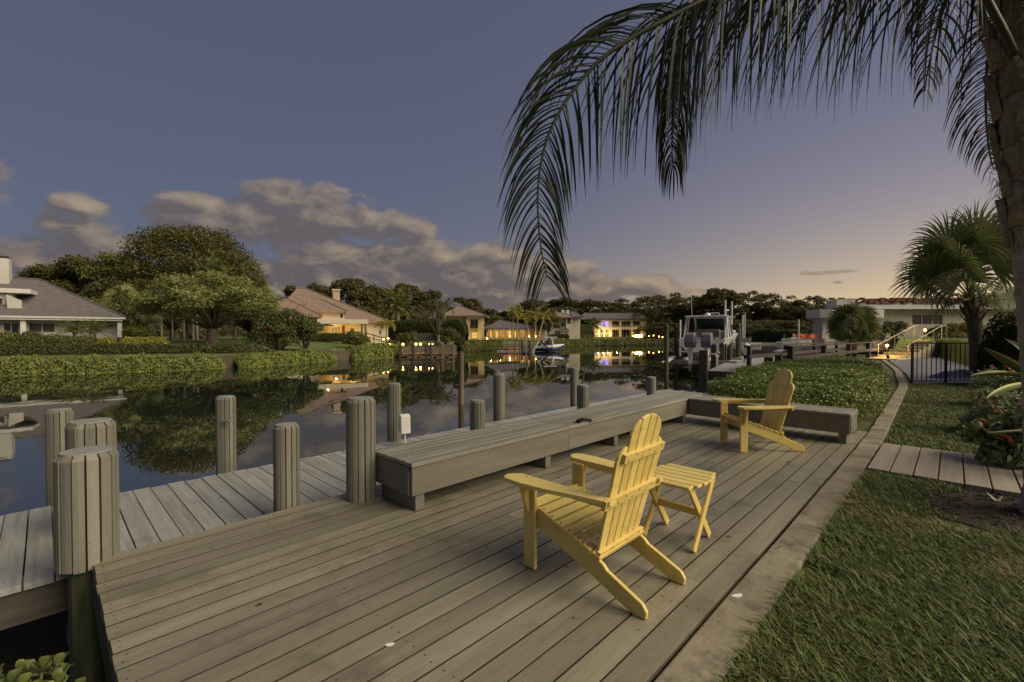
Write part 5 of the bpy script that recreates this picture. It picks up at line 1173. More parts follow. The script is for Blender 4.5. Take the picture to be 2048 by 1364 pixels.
hedge('hedge', 'low shoreline hedge right of the lamp-lit timber dock', 'hedge', shore_pts(((908, 704.5), (950, 702), (996, 700)), 1.2), 2.4, 1.5, 7000, .24, m_midleaf, z0=-1.0, pw=.5, bump=.12)
hedge('hedge', 'low hedge along the far shore below the white two storey house', 'hedge', shore_pts(((1092, 695.5), (1190, 691.5), (1300, 690.5), (1400, 689.5)), 1.4), 2.6, 1.38, 13000, .33, m_midleaf, z0=-1.0, pw=.5, bump=.12)
hedge('hedge', 'dark low hedge in front of the porch house', 'hedge', [hw(612, 56), hw(680, 56.2), hw(722, 56.4)], 1.0, [1.1, 1.0, .9], 4500, .19, m_darkleaf, z0=INZ - .2, pw=.35, bump=.1)
hedge('hedge', 'short dark hedge in front of the balcony house in the distance', 'hedge', [hw(1098, 93), hw(1138, 93)], 1.0, .8, 2000, .26, m_darkleaf, z0=INZ - .1, pw=.3)
hedge('hedge', 'low lit planting row right of the white two storey house', 'hedge', [hw(1292, 118), hw(1330, 118), hw(1372, 117)], 1.6, 1.3, 3500, .35, m_yelleaf, z0=INZ - .3, pw=.5, bump=.2)
bush('shrub', 'rounded dark shrub under the wide window of the grey-roofed house', 'shrub', hw(62, 39.5) + (.2,), 1.25, 1.5, 2200, .16, m_darkleaf, 'shrubs before the grey-roofed house', 1)
bush('shrub', 'shrub with orange flowers at the left edge before the grey-roofed house', 'shrub', hw(12, 39.3) + (.2,), 1.5, 1.35, 2200, .16, m_midleaf, 'shrubs before the grey-roofed house', 2, 40, MATS['orange_petal'])
bush('shrub', 'bushy shrub at the right corner of the grey-roofed house', 'shrub', hw(276, 41.5) + (.3,), 1.7, 1.75, 3000, .18, m_midleaf, 'shrubs before the grey-roofed house', 3)
bush('flowering_bush', 'large dark bush dotted with red flowers on the far bank', 'bush', hw(556, 41.5) + (FARZ,), 3.0, 3.7, 12000, .21, m_darkleaf, None, 5, 22, m_flow, lumps=16)
bush('bush', 'large dark bush joining the red flowering bush on its right', 'bush', hw(612, 42.5) + (FARZ,), 1.7, 3.1, 6000, .21, m_darkleaf, None, 6, 4, m_flow, lumps=12)
bush('shrub', 'spiky green shrub left of the lamp-lit timber dock', 'shrub', hw(715, 51) + (.2,), 1.7, 1.5, 2600, .22, m_midleaf, 'shrubs on the bank by the timber dock', 7)
bush('shrub', 'small shrub among the lamps behind the timber dock', 'shrub', hw(815, 55) + (.1,), 1.5, 1.5, 2200, .22, m_darkleaf, 'shrubs on the bank by the timber dock', 8)
bush('shrub', 'dark shrub under the bare tree right of the timber dock', 'shrub', hw(893, 60) + (.2,), 2.0, 2.0, 2800, .24, m_darkleaf, 'shrubs on the bank by the timber dock', 9)

# ================================================================ trees
OAK1 = dims(*tree_mesh('oak', 1, m_oakleaf, 8500, .46)); OAK2 = dims(*tree_mesh('oak', 2, m_oakleaf, 8500, .46)); OAK3 = dims(*tree_mesh('oak', 3, m_goldleaf, 9000, .42)); OAK4 = dims(*tree_mesh('oak', 4, m_midleaf, 8500, .42))
DOME = dims(*tree_mesh('dome', 5, m_goldleaf, 42000, .21)); UMB = dims(*tree_mesh('umbrella', 6, m_ficus, 24000, .27)); FEA1 = dims(*tree_mesh('feather', 7, m_oakleaf, 8500, .36)); FEA2 = dims(*tree_mesh('feather', 8, m_midleaf, 8000, .36)); BARE = dims(*tree_mesh('bare', 9, m_oakleaf, 500, .3))
tree('huge domed golden green tree rising behind the grey-roofed house', 'tree', 385, 650, 461, 74, DOME, 246, zb=.6)
tree('spreading green tree with thick pale trunk on the far bank', 'tree', 425, 690, 544, 45, UMB, 222, zb=.35)
g = 'trees behind the grey-roofed house'
for px, yt, Y, w, mm, lb in ((62, 552, 80, 110, OAK2, 'low dark tree just right of the white chimney'), (118, 534, 78, 120, OAK3, 'olive tree second to the right of the white chimney'), (178, 516, 76, 115, OAK3, 'olive tree halfway between white chimney and domed tree'), (238, 506, 75, 120, OAK4, 'tall olive tree touching the left side of the domed tree'), (300, 560, 66, 90, OAK1, 'dark tree under the left edge of the domed tree')):
    tree(lb, 'tree', px, 0, yt, Y, mm, w, g, zb=.6)
for px, yt, Y, w, mm, lb in ((345, 590, 60, 130, OAK1, 'shaded dark tree behind the slender pale trunks'), (500, 595, 58, 110, OAK1, 'dark tree between the spreading tree and the porch house'), (470, 560, 66, 90, OAK4, 'green tree under the right edge of the domed tree')):
    tree(lb, 'tree', px, 0, yt, Y, mm, w, 'trees behind the spreading tree', zb=.5)
g = 'oaks behind the porch house'
for px, yt, Y, w, mm, lb in ((588, 574, 100, 80, OAK1, 'dark oak left of the ridge of the porch house'), (638, 569, 102, 85, OAK2, 'dark oak between ridge and chimney of the porch house'), (705, 557, 96, 95, OAK1, 'tallest dark oak right of the brick chimney of the porch house'), (752, 572, 98, 80, OAK2, 'dark oak just left of the date palm'), (812, 568, 100, 80, OAK1, 'dark oak behind the right side of the date palm'), (862, 581, 98, 75, OAK2, 'dark oak right of the date palm behind the hedge wall'), (930, 596, 125, 90, OAK1, 'dark oak behind the hipped roof of the balcony tower'), (975, 618, 130, 70, OAK2, 'low dark oak right of the balcony tower'), (725, 615, 82, 90, OAK2, 'low shaded tree beside the sloping roof of the porch house'), (830, 625, 84, 110, OAK1, 'low shaded tree behind the tall hedge wall')):
    tree(lb, 'tree', px, 0, yt, Y, mm, w, g, zb=.6)
g = 'trees behind the far houses'
for px, yt, Y, w, mm, lb in ((1068, 600, 160, 95, OAK2, 'dark tree behind the slender uplit palms, left one'), (1125, 597, 165, 100, OAK1, 'dark tree above the two small white chimneys'), (1185, 600, 165, 95, OAK2, 'dark tree above the left end of the white house'), (1240, 606, 165, 90, OAK1, 'low dark tree above the middle of the white house roof'), (1020, 622, 165, 90, OAK1, 'low dark tree in the dip between the distant houses'), (1285, 600, 150, 110, FEA1, 'feathery dark tree above the right end of the white house'), (1345, 590, 120, 130, FEA1, 'wide feathery tree left of the boat'), (1385, 596, 118, 90, FEA2, 'feathery tree directly behind the boat hardtop'),
        (1438, 577, 112, 92, OAK1, 'tall leafy tree behind the white guide poles'), (1512, 585, 112, 110, FEA1, 'wind-swept feathery tree right of the white guide poles'), (1570, 603, 108, 90, FEA2, 'low feathery tree left of the lone white pole'), (1612, 597, 106, 110, FEA1, 'feathery tree behind the portico slab'), (1690, 604, 100, 100, FEA2, 'feathery tree showing above the brick house chimney'), (1985, 585, 90, 160, FEA1, 'tree behind the fan palm at the right'),
        (1470, 640, 100, 120, OAK1, 'shaded low tree behind the green lift pilings'), (1545, 640, 98, 120, OAK2, 'shaded low tree behind the pale small boat'), (1325, 645, 112, 100, OAK2, 'shaded low tree left of the boat lift')):
    tree(lb, 'tree', px, 0, yt, Y, mm, w, g, zb=.4)
tree('dark leafy tree right of the slender uplit palms', 'tree', 1097, 0, 622, 91, OAK1, 52, zb=.6)
tree('bare twiggy tree in front of the tall hedge wall', 'tree', 876, 0, 606, 58, BARE, 75, zb=.3)
for px, Y, lb in ((1500, 84, 'pale bare small tree left of the lone white pole'), (1543, 84, 'tall bare small tree behind the small boats'), (1622, 72, 'lit bare small tree left of the portico column')):
    tree(lb, 'tree', px, 0, 640, Y, BARE, 55, 'bare small trees across the inlet', zb=.2)
hedge('woodland', 'dark mass of far woodland beyond the canal', 'woodland', [(-230, 110), (-120, 120), (-60, 145), (0, 178), (40, 165), (55, 135), (80, 120), (115, 100), (190, 80)], 9, [9, 8.5, 8, 7, 7, 8, 8, 7, 6], 36000, .9, m_oakleaf, z0=.3, pw=.5, bump=.3)['kind'] = 'stuff'
hedge('hedge', 'dark hedge along the far lawn right of the boat', 'hedge', [hw(1480, 88), hw(1545, 84), hw(1610, 78)], 2.2, 2.2, 5000, .34, m_darkleaf, z0=0, pw=.4, bump=.15)
# palms of the far bank
PT = m_bark
p = P(796, 668, 74); feather_palm('date_palm', 'date palm with a round crown right of the porch house', (p.x, 74, .6), P(796, 612, 74).z - .6, 44, 4.0, .75, m_midleaf, 31, nl=16, trad=.3, wid=.12, lo=-.75, hi=1.4, sag=.9, droop=.15)
for k, (px, yt, Y, lb) in enumerate(((425, 545, 56, 'fan palm crown showing above the spreading tree'), (512, 582, 54, 'fan palm at the right side of the spreading tree'), (243, 600, 50, 'pale fan palm behind the yellow green hedge'), (285, 630, 48, 'blue green fan palm in the shade right of the tall rounded hedge'))):
    p = P(px, yt, Y); fan_palm('fan_palm', lb, (p.x, Y, .5), p.z - .5, rdirs(26, -.7, 1.4, 60 + k), 1.0, 1.1, [m_palmleaf, m_midleaf, m_ficus, m_palmleaf][k], 60 + k, nseg=14, trad=.16, group='fan palms round the spreading tree', skirt=False)
for k, (px, lb) in enumerate(((323, 'slender pale palm trunk in shade, leftmost of the five'), (345, 'slender pale palm trunk in shade, second of the five'), (368, 'slender pale palm trunk in shade, middle of the five'), (386, 'slender pale palm trunk in shade, fourth of the five'), (394, 'slender pale palm trunk in shade, closest to the spreading tree'))):
    feather_palm('palm_tree', lb, hw(px, 52 + k % 2) + (.4,), 3.0 + .3 * (k % 3), 11, 2.2, .5, m_darkleaf, 70 + k, nl=10, trad=.13, wid=.11, lo=-.1, hi=1.2, sag=1.4, group='slender palms behind the spreading tree')
for k, (px, lb) in enumerate(((148, 'small feathery palm before the grey-roofed house, left one'), (190, 'small feathery palm before the grey-roofed house, right one'))):
    feather_palm('pygmy_palm', lb, hw(px, 40.2) + (.3,), 1.35, 26, 1.45, .34, m_midleaf, 80 + k, nl=14, trad=.1, wid=.045, lo=-.1, hi=1.3, sag=1.1, droop=.2, group='small palms before the grey-roofed house', tmat=m_bark)
feather_palm('weeping_palm', 'small pale weeping palm above the lamps by the porch house', hw(773, 56) + (.4,), 2.0, 16, 1.7, .6, m_yelleaf, 90, nl=12, trad=.1, wid=.07, lo=.3, hi=1.4, sag=2.5, droop=.6)
feather_palm('palm_tree', 'dark thin palm above the right end of the tall hedge wall', hw(890, 70) + (.5,), P(890, 612, 70).z - .5, 14, 2.2, .6, m_darkleaf, 91, nl=12, trad=.14, wid=.10, lo=-.3, hi=1.3, sag=1.5)
for k, (px, yt, lean, lb) in enumerate(((1024, 622, .3, 'uplit slender palm, leftmost before the lit porch'), (1034, 630, .1, 'uplit slender palm, second from left before the lit porch'), (1060, 636, -1.0, 'uplit slender palm leaning left near the blue boat'), (1070, 632, .2, 'uplit upright slender palm near the blue boat'), (1078, 634, .9, 'uplit slender palm leaning right near the blue boat'))):
    feather_palm('palm_tree', lb, hw(px, 82) + (INZ - .1,), P(px, yt, 82).z - INZ, 11, 2.3, .75, m_yelleaf, 100 + k, nl=11, trad=.13, wid=.12, lo=-.2, hi=1.3, sag=1.9, droop=.4, group='uplit palms in front of the lit porch', lean=(lean, 0))
for px, y, e in ((1020, 674, 60), (1058, 674, 90), (1072, 674, 70)):
    p = P(px, y, 81.2); lamp({1020: 'garden spotlight under the leftmost uplit palms', 1058: 'garden spotlight under the leaning uplit palm', 1072: 'garden spotlight right of the leaning uplit palm'}[px], Vector((p.x, 81.2, INZ + .35)), .45, e, 'garden spotlights by the uplit palms', .10)
feather_palm('palm_tree', 'uplit palm right of the white two storey house', hw(1312, 117) + (INZ - .2,), P(1312, 648, 117).z - INZ, 26, 4.2, 1.0, m_goldleaf, 110, nl=12, trad=.26, wid=.2, lo=-.1, hi=1.4, sag=.9, droop=.15)
feather_palm('palm_tree', 'dark palm against the left end of the white two storey house', hw(1188, 112) + (INZ - .2,), P(1188, 650, 112).z - INZ, 16, 3.0, .9, m_darkleaf, 111, nl=12, trad=.2, wid=.18, lo=-.3, hi=1.3, sag=1.2, droop=.2)

# ================================================================ houses
def roof_mat(name, c1, c2, rows):
    if name in MATS: return MATS[name]
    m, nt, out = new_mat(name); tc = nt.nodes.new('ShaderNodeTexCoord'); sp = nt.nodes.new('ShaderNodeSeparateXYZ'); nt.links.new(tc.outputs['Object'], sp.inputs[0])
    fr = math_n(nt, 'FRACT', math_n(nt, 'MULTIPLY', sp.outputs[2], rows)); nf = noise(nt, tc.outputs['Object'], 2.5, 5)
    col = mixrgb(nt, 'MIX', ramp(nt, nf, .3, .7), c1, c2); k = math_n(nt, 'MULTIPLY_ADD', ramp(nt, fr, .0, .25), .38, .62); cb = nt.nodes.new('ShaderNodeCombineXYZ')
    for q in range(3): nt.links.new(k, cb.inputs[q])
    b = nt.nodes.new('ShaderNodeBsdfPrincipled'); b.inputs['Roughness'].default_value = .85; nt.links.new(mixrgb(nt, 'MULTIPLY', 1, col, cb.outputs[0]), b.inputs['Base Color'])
    bn = nt.nodes.new('ShaderNodeBump'); bn.inputs['Distance'].default_value = .05; bn.inputs['Strength'].default_value = .6; nt.links.new(fr, bn.inputs['Height']); nt.links.new(bn.outputs[0], b.inputs['Normal'])
    nt.links.new(b.outputs[0], out.inputs[0]); MATS[name] = m; return m
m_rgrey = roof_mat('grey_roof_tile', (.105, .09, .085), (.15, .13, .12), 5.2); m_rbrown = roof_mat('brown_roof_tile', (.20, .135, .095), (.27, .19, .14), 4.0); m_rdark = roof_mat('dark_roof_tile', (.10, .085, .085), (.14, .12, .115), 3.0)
m_cream = M('cream_stucco', (.50, .43, .31), (.58, .50, .38), scale=.8, rough=.85, bump=.15, bscale=25); m_yelw = M('yellow_stucco', (.50, .40, .22), (.57, .47, .28), scale=.8, rough=.85)
def hip(parent, x0, x1, y0, y1, ze, zr, rx0, rx1, ry, mat, t=.22, name='roof'):
    mb = MB(); e = [(x0, y0), (x1, y0), (x1, y1), (x0, y1)]
    vs = [(x, y, ze) for x, y in e] + [(rx0, ry, zr), (rx1, ry, zr)] + [(x, y, ze - t) for x, y in e]
    mb.add(vs, [(0, 1, 5, 4), (1, 2, 5), (2, 3, 4, 5), (3, 0, 4), (0, 6, 7, 1), (1, 7, 8, 2), (2, 8, 9, 3), (3, 9, 6, 0), (9, 8, 7, 6)])
    o = mb.build(name, mat, parent)
    r = MB(); r.tube([(x1, y0, ze + .02), (rx1, ry, zr + .02)], .09, 6); r.tube([(x0, y0, ze + .02), (rx0, ry, zr + .02)], .09, 6)
    if rx1 - rx0 > .3: r.tube([(rx0, ry, zr + .03), (rx1, ry, zr + .03)], .1, 6)
    r.build('ridge_tile', mat, o); return o
def house(name, label, px, Y, z): return thing(name, label, 'house', (xw(px, Y), Y, z))
def frame(hs, Y0):
    """Picture column/row at depth Y -> the house's own x and z."""
    return (lambda px, Y=Y0: xw(px, Y) - hs.location.x), (lambda py, Y=Y0: P(1024, py, Y).z - hs.location.z)
def rframe(hs, px0, Y0, ang):
    """House turned by ang: its front runs through picture column px0 at depth Y0. Returns lx(px, dy) and lz(px, py, dy)."""
    C = Vector((xw(px0, Y0), Y0)); d = Vector((math.cos(ang), math.sin(ang))); n = Vector((-d.y, d.x))
    hs.location.x, hs.location.y = C.x, C.y; hs.rotation_euler.z = ang
    def lx(px, dy=0):
        u = (px - 1024) / F; c = C + n * dy; return (u * c.y - c.x) / (d.x - u * d.y)
    def lz(px, py, dy=0):
        q = C + n * dy + d * lx(px, dy); return P(px, py, q.y).z - hs.location.z
    return lx, lz
h = house('white_house', 'white single storey house with a large grey tiled roof at the left edge', 130, 43, INZ); lx, lz = rframe(h, 252, 46, R(37)); ez = lz(200, 635)
wl0, wl1 = -.6, ez - .32
def hole(a, b_, y0, y1, dy): return (lx(a, dy), lx(b_, dy), lz((a + b_) / 2, y1, dy), lz((a + b_) / 2, y0, dy))
HL = [hole(-120, -40, 645, 668, 1.6), hole(5, 40, 645, 672, 1.6), hole(56, 112, 645, 666, 1.6), hole(207, 229, 647, 655, 1.6)]
wall_with(h, m_white, lx(-330, 1.6), lx(243, 1.6), wl0, wl1, 1.6, 1.9, HL)
for k, q in enumerate(HL): window(h, *q, 1.6, (m_glass, m_glass, m_dim, m_glass)[k], ((2, 0), (1, 0), (1, 0), (0, 0))[k], frame=.09)
for a, b_ in ((41, 52), (235, 244)): MB().bb(lx(a, .4), lx(b_, .4), .35, .75, wl0, wl1).build('column', m_trim, h, bevel=.02)
MB().bb(lx(-330), lx(246), .1, .9, ez - .32, ez - .06).build('fascia', m_trim, h, bevel=.02); MB().bb(lx(-330), lx(252), -.02, .09, ez - .14, ez + .03).build('gutter', m_trim, h, bevel=.02)
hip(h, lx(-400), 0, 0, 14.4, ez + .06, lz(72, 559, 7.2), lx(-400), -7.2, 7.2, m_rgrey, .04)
dy = 1.9; dz0, dz1 = lz(10, 628, dy), lz(10, 586, dy); DH = hole(-30, 9, 594, 624, dy)
wall_with(h, m_white, lx(-140, dy), lx(27, dy), dz0 - .3, dz1, dy, dy + .25, [DH]); window(h, *DH, dy, m_dim, (1, 0), frame=.1)
MB().bb(lx(-140, dy), lx(26, dy), dy + .26, 7, dz0 + .3, dz1 - .002).build('dormer', m_white, h)
MB().bb(lx(-140, dy), lx(65, dy), dy - .5, 7, dz1 + .002, dz1 + .42).build('dormer_slab', m_trim, h, bevel=.03)
q1 = 1.3; MB().prism([(lx(14, q1), lz(14, 589, q1)), (lx(44, q1), lz(44, 601, q1)), (lx(44, q1), lz(44, 627, q1)), (lx(16, q1), lz(16, 627, q1))], q1, q1 + .25, lambda u, v, q: Vector((u, q, v))).build('parapet', m_white, h)
o = MB().bb(lx(-12, 6), lx(20, 6), 6, 7.2, 4, lz(5, 516, 6)).build('chimney', m_white, h, bevel=.02); MB().bb(lx(-8, 6), lx(16, 6), 6.2, 7.0, lz(5, 516, 6) + .002, lz(5, 513, 6) + .1).build('cap', m_dkmetal, o)
# --- porch house in the middle
h = house('porch_house', 'cream house with brown tiled hip roofs, brick chimney and columned porch', 670, 60, INZ); lx, lz = rframe(h, 781, 62, R(24)); ez = lz(770, 644)
MH = [hole(663, 681, 653, 673, .8), hole(684, 690, 651, 674, .8), hole(700, 709, 656, 672, .8), hole(758, 763, 660, 670, .8)]
wall_with(h, m_cream, lx(540, .8), lx(776, .8), -.6, ez - .1, .8, 1.1, MH)
for k, q in enumerate(MH):
    if k == 1: MB().bb(q[0], q[1], .9, .96, q[2], q[3]).build('door', M('brown_door', (.10, .06, .03), (.15, .09, .05), rough=.6), h)
    else: window(h, *q, .8, (m_warm, 0, m_dim, m_glass)[k], ((2, 1), 0, (0, 0), (0, 0))[k], frame=.06)
hip(h, lx(540), 0, 0, 18, ez + .05, lz(605, 577, 9), lx(596, 9), lx(613, 9), 9, m_rbrown)
z1 = lz(655, 622, .2); UH = hole(680, 687, 626, 637, .2); wall_with(h, m_cream, lx(610, .2), lx(689, .2), ez, z1 - .2, .2, .5, [UH]); window(h, *UH, .2, m_glass)
MB().bb(lx(689, .2) - .3, lx(689, .2), .51, 5, ez, z1 - .2).build('wall', m_cream, h)
hip(h, lx(606), lx(694), -.5, 7, z1, lz(632, 597, 3.2), lx(625, 3.2), lx(640, 3.2), 3.2, m_rbrown)
z2 = lz(600, 631, -2); MB().bb(lx(515, -1.6), lx(637, -1.6), -1.6, .75, -.5, z2 - .2).build('wall', m_cream, h); hip(h, lx(505, -2.3), lx(644, -2.3), -2.3, 4, z2, lz(570, 598, 1), lx(566, 1), lx(575, 1), 1.0, m_rbrown)
cy = 6.0; o = MB().bb(lx(666, cy), lx(680, cy), cy, cy + 1.1, 3.5, lz(673, 581, cy)).build('chimney', M('pink_brick', (.40, .29, .20), (.47, .35, .25), scale=5, rough=.9), h, bevel=.03); MB().bb(lx(664.5, cy), lx(681.5, cy), cy - .15, cy + 1.25, lz(673, 581, cy) + .002, lz(673, 579, cy) + .05).build('cap', m_cream, o)
pz0, pz1 = lz(720, 648, -2.6), lz(720, 639, -2.6); MB().bb(lx(634, -2.6), lx(736, -2.6), -2.6, .75, pz0, pz1).build('porch_roof', m_cream, h, bevel=.03)
for a, q in ((724, -1.2), (731.5, -2.2)): MB().lathe([(.17, -.6), (.17, pz0 - .12), (.26, pz0 - .08), (.26, pz0 - .003)], (lx(a, q), q, 0), 12).build('column', m_cream, h, smooth=True)
MB().prism([(lx(645, -1.8), lz(645, 645, -1.8)), (lx(671, -1.8), lz(671, 652, -1.8)), (lx(647, -1.8), lz(647, 652, -1.8))], -2.0, -.9, lambda u, v, q: Vector((u, q, v))).build('awning', m_trim, h)
for x, y, z, e in ((655, -1.4, pz1 + .25, 30), (672, -.5, 1.6, 75), (705, -.6, 1.7, 45), (733, -.6, 1.6, 25)):
    o = point((lx(x, y), y, z), e); o.parent = h
# --- yellow balcony tower with its lit wing
h = house('yellow_house', 'yellow house with a two storey balcony tower and tiled hip roof in the distance', 935, 86, INZ); fx, fz = frame(h, 86); ez = fz(631)
wall_with(h, m_yelw, fx(893), fx(968), fz(660), ez - .1, .4, .7, [(fx(940), fx(958), fz(655), fz(638))], 'wall'); wall_with(h, m_yelw, fx(893), fx(968), -.6, fz(660) - .002, .4, .7, [(fx(943), fx(955), -.1, fz(664))])
window(h, fx(940), fx(958), fz(655), fz(638), .5, m_dim, (1, 0), frame=.09); window(h, fx(943), fx(955), -.1, fz(664), .5, m_warm2, (2, 1), frame=.08)
for a in (936, 960): MB().bb(fx(a) - .35, fx(a) + .35, -.3, .39, -.6, ez - .11).build('pilaster', m_yelw, h)
MB().bb(fx(934), fx(962), -.35, .38, fz(637), fz(631) - .05).build('lintel', m_trim, h); MB().bb(fx(940), fx(957), -.2, -.12, fz(656), fz(650)).build('balcony_rail', m_dkmetal, h)
hip(h, fx(886), fx(974), -1.0, 11, ez, fz(614, 92), fx(920, 92), fx(926, 92), 5, m_rbrown); MB().bb(fx(845), fx(892), .5, 6, -.6, fz(640)).build('wing', m_yelw, h); hip(h, fx(838), fx(900), -.4, 8, fz(640), fz(633, 90), fx(858, 90), fx(885, 90), 4, m_rbrown)
o = point((fx(950), -1.6, .5), 60); o.parent = h
h = house('porch_wing', 'low house with a long brightly lit porch behind the slender palms', 1020, 91, INZ); fx, fz = frame(h, 91); ez = fz(657)
wall_with(h, m_yelw, fx(972), fx(1092), -.6, ez - .2, 2.4, 2.7, [(fx(a), fx(a + 6), .0, 1.35) for a in (979, 990, 1003, 1016, 1029, 1043)])
for k, a in enumerate((979, 990, 1003, 1016, 1029, 1043)): window(h, fx(a), fx(a + 6), 0, 1.35, 2.4, m_warm2 if k % 3 != 2 else m_warm, (1, 0), frame=.06)
for a in (974, 985, 998, 1011, 1024, 1038, 1052): MB().bb(fx(a) - .12, fx(a) + .12, -.1, .14, -.6, ez - .2).build('column', m_yelw, h)
hip(h, fx(968), fx(1096), -.5, 9, ez, fz(641, 95.5), fx(1000, 95), fx(1004, 95), 4.3, m_rdark)
for a in (982, 1000, 1020, 1045): o = point((fx(a), 1.1, 1.2), 40); o.parent = h
# --- balcony house
h = house('balcony_house', 'cream two storey house with a corner balcony and two small white chimneys', 1125, 96, INZ); fx, fz = frame(h, 96); ez = fz(634)
wall_with(h, m_cream, fx(1090), fx(1136), fz(657), ez - .1, .3, .6, [(fx(1122), fx(1129), fz(653), fz(645))]); wall_with(h, m_cream, fx(1090), fx(1136), -.6, fz(657) - .002, .3, .6, [(fx(1109), fx(1121), -.1, fz(661))])
window(h, fx(1122), fx(1129), fz(653), fz(645), .3, m_glass); window(h, fx(1109), fx(1121), -.1, fz(661), .3, m_dim, (1, 0), frame=.09)
MB().bb(fx(1136) + .01, fx(1142), -.2, .5, -.6, fz(659)).build('wall', m_cream, h); window(h, fx(1126), fx(1134), -.1, fz(660), -.75, m_dim, (1, 1), frame=.1)
mb = MB()
for a in (1132.5, 1142): mb.bb(fx(a) - .09, fx(a) + .09, -.9, -.72, fz(657), ez - .1)
mb.bb(fx(1132.5), fx(1142), -.88, .28, fz(658), fz(656)); mb.build('balcony', m_trim, h); MB().bb(fx(1133), fx(1141.5), -.84, -.78, fz(655.5), fz(648)).build('balcony_rail', m_trim, h); MB().bb(fx(1133), fx(1141.5), .0, .05, fz(655), ez - .2).build('balcony_door', m_dim, h)
hip(h, fx(1075), fx(1147), -1.3, 9, ez, fz(624, 100), fx(1098, 100), fx(1116, 100), 4, m_rbrown); hip(h, fx(1110), fx(1170), 3, 14, fz(634, 102), fz(624, 106), fx(1124, 106), fx(1150, 106), 9, m_rdark)
MB().bb(fx(1110), fx(1166), 4, 13, -.6, fz(634, 102) - .2).build('wing', m_cream, h)
for a in (1122, 1132): MB().bb(fx(a, 101), fx(a + 6, 101), 4.4, 5.4, ez, fz(620.5, 101)).build('chimney', m_trim, h, bevel=.05)
# --- white two storey house
m_villa = M('villa_stucco', (.62, .58, .50), (.70, .66, .58), scale=.8, rough=.85)
h = house('white_villa', 'white two storey house with open loggias and two violet lit windows', 1240, 124, INZ - .3); fx, fz = frame(h, 124); ez = fz(638)
UP = [(1201, 1206.5), (1210, 1217.5), (1224, 1239), (1243, 1262), (1266, 1282)]; DN = [(1189.5, 1196), (1200, 1207), (1210, 1218), (1224, 1239), (1243, 1262), (1266, 1282)]
zm = fz(655.5); wall_with(h, m_villa, fx(1186), fx(1291), zm + .002, ez - .1, 0, .5, [(fx(a), fx(b_), fz(653.5), fz(642)) for a, b_ in UP]); wall_with(h, m_villa, fx(1186), fx(1291), -1, zm, 0, .5, [(fx(a), fx(b_), fz(675), fz(659)) for a, b_ in DN])
m_vio = EM('violet_window', (.30, .22, 1.0), 2.2)
for k, (a, b_) in enumerate(UP): window(h, fx(a), fx(b_), fz(653.5), fz(642), .0 if k < 2 else 1.6, m_vio if k < 2 else m_dim, (0, 0) if k < 2 else (2, 0), frame=.1)
for k, (a, b_) in enumerate(DN): window(h, fx(a), fx(b_), fz(675), fz(659), .0 if k < 3 else 1.6, m_warm if k < 3 else (m_glass if k == 4 else m_dim), (1, 1) if k < 3 else (2, 0), frame=.1)
for a, b_ in UP[2:]: MB().bb(fx(a), fx(b_), .1, .2, fz(651), fz(650)).build('balcony_rail', m_trim, h)
MB().bb(fx(1291), fx(1291) + .4, .3, 10, -1, ez - .1).build('wall', m_villa, h)
hip(h, fx(1160), fx(1296), -1, 14, ez, fz(626.5, 130), fx(1168, 130), fx(1279, 130), 6, m_rdark); MB().bb(fx(1184), fx(1294), -.6, -.1, ez - .5, ez - .26).build('cornice', m_trim, h)
MB().bb(fx(1188), fx(1275), -5, -4.7, -.6, fz(675, 119)).build('terrace_wall', m_villa, h)
for a, e in ((1195, 30), (1204, 30), (1214, 40), (1232, 12), (1274, 25)): o = point((fx(a), -1.2, 1.2), e * 4.5); o.parent = h
t = thing('garden_light', 'large glowing light box on the lawn at the right end of the white house', 'lamp', hw(1277, 108) + (.62,)); MB().bb(-.85, .85, -.2, .2, .04, .70).build('diffuser', EM('flood_glow', (1, .66, .13), 14), t, bevel=.05); MB().bb(-1, 1, -.25, .25, -1.0, .038).build('base', m_dkmetal, t); o = point((0, -1, .6), 220); o.parent = t
for k, (px, y) in enumerate(((1266, 677), (1298, 677), (1307, 676), (1318, 678), (1325, 679))):
    lamp(['small lit lamp left of the glowing light box', 'small lit lamp first right of the glowing light box', 'small lit lamp second right of the glowing light box', 'small lit lamp third right of the glowing light box', 'small lit lamp nearest the lift pilings across the water'][k], P(px, y - 5, 110), .8, 12 if k in (1, 3) else 0, 'garden lamps right of the white house', .14)
lamp('lit lamp on the lawn path before the yellow house', P(974, 677, 80), .6, 40, None, .16)
lamp('small lit lamp at the foot of the tall clipped hedge', P(1170, 678, 98), .6, 0, None, .10)

# ================================================================ lamp-lit timber dock
m_warmwood = M('warm_timber', (.15, .095, .05), (.23, .15, .085), scale=3, stretch=(1, 3, 3), rough=.85, bump=.3)
DY = 48.0; dz = -.62; fd = thing('dock', 'timber dock with railing and lit lamps on the far bank', 'dock', (xw(842, DY), DY, WATER)); dx = lambda px: xw(px, DY) - fd.location.x; z0 = dz - WATER
mb = MB(); x = dx(776)
while x < dx(909): mb.bb(x, x + .14, 0, 2.6, z0 - .05, z0); x += .147
mb.build('planking', m_warmwood, fd); MB().bb(dx(775), dx(910), -.05, -.003, z0 - .25, z0 + .02).build('fascia', m_warmwood, fd)
pp = [778, 801, 827, 853, 862, 886, 907]
for k, a in enumerate(pp): MB().bb(dx(a) - .12, dx(a) + .12, -.30, -.055, -1.5, z0 + 1.08).build('post', m_dkwood if k in (1, 2, 3, 4) else m_warmwood, fd, bevel=.01); MB().bb(dx(a) - .1, dx(a) + .1, 2.3, 2.5, -1.5, z0 - .052).build('support', m_dkwood, fd)
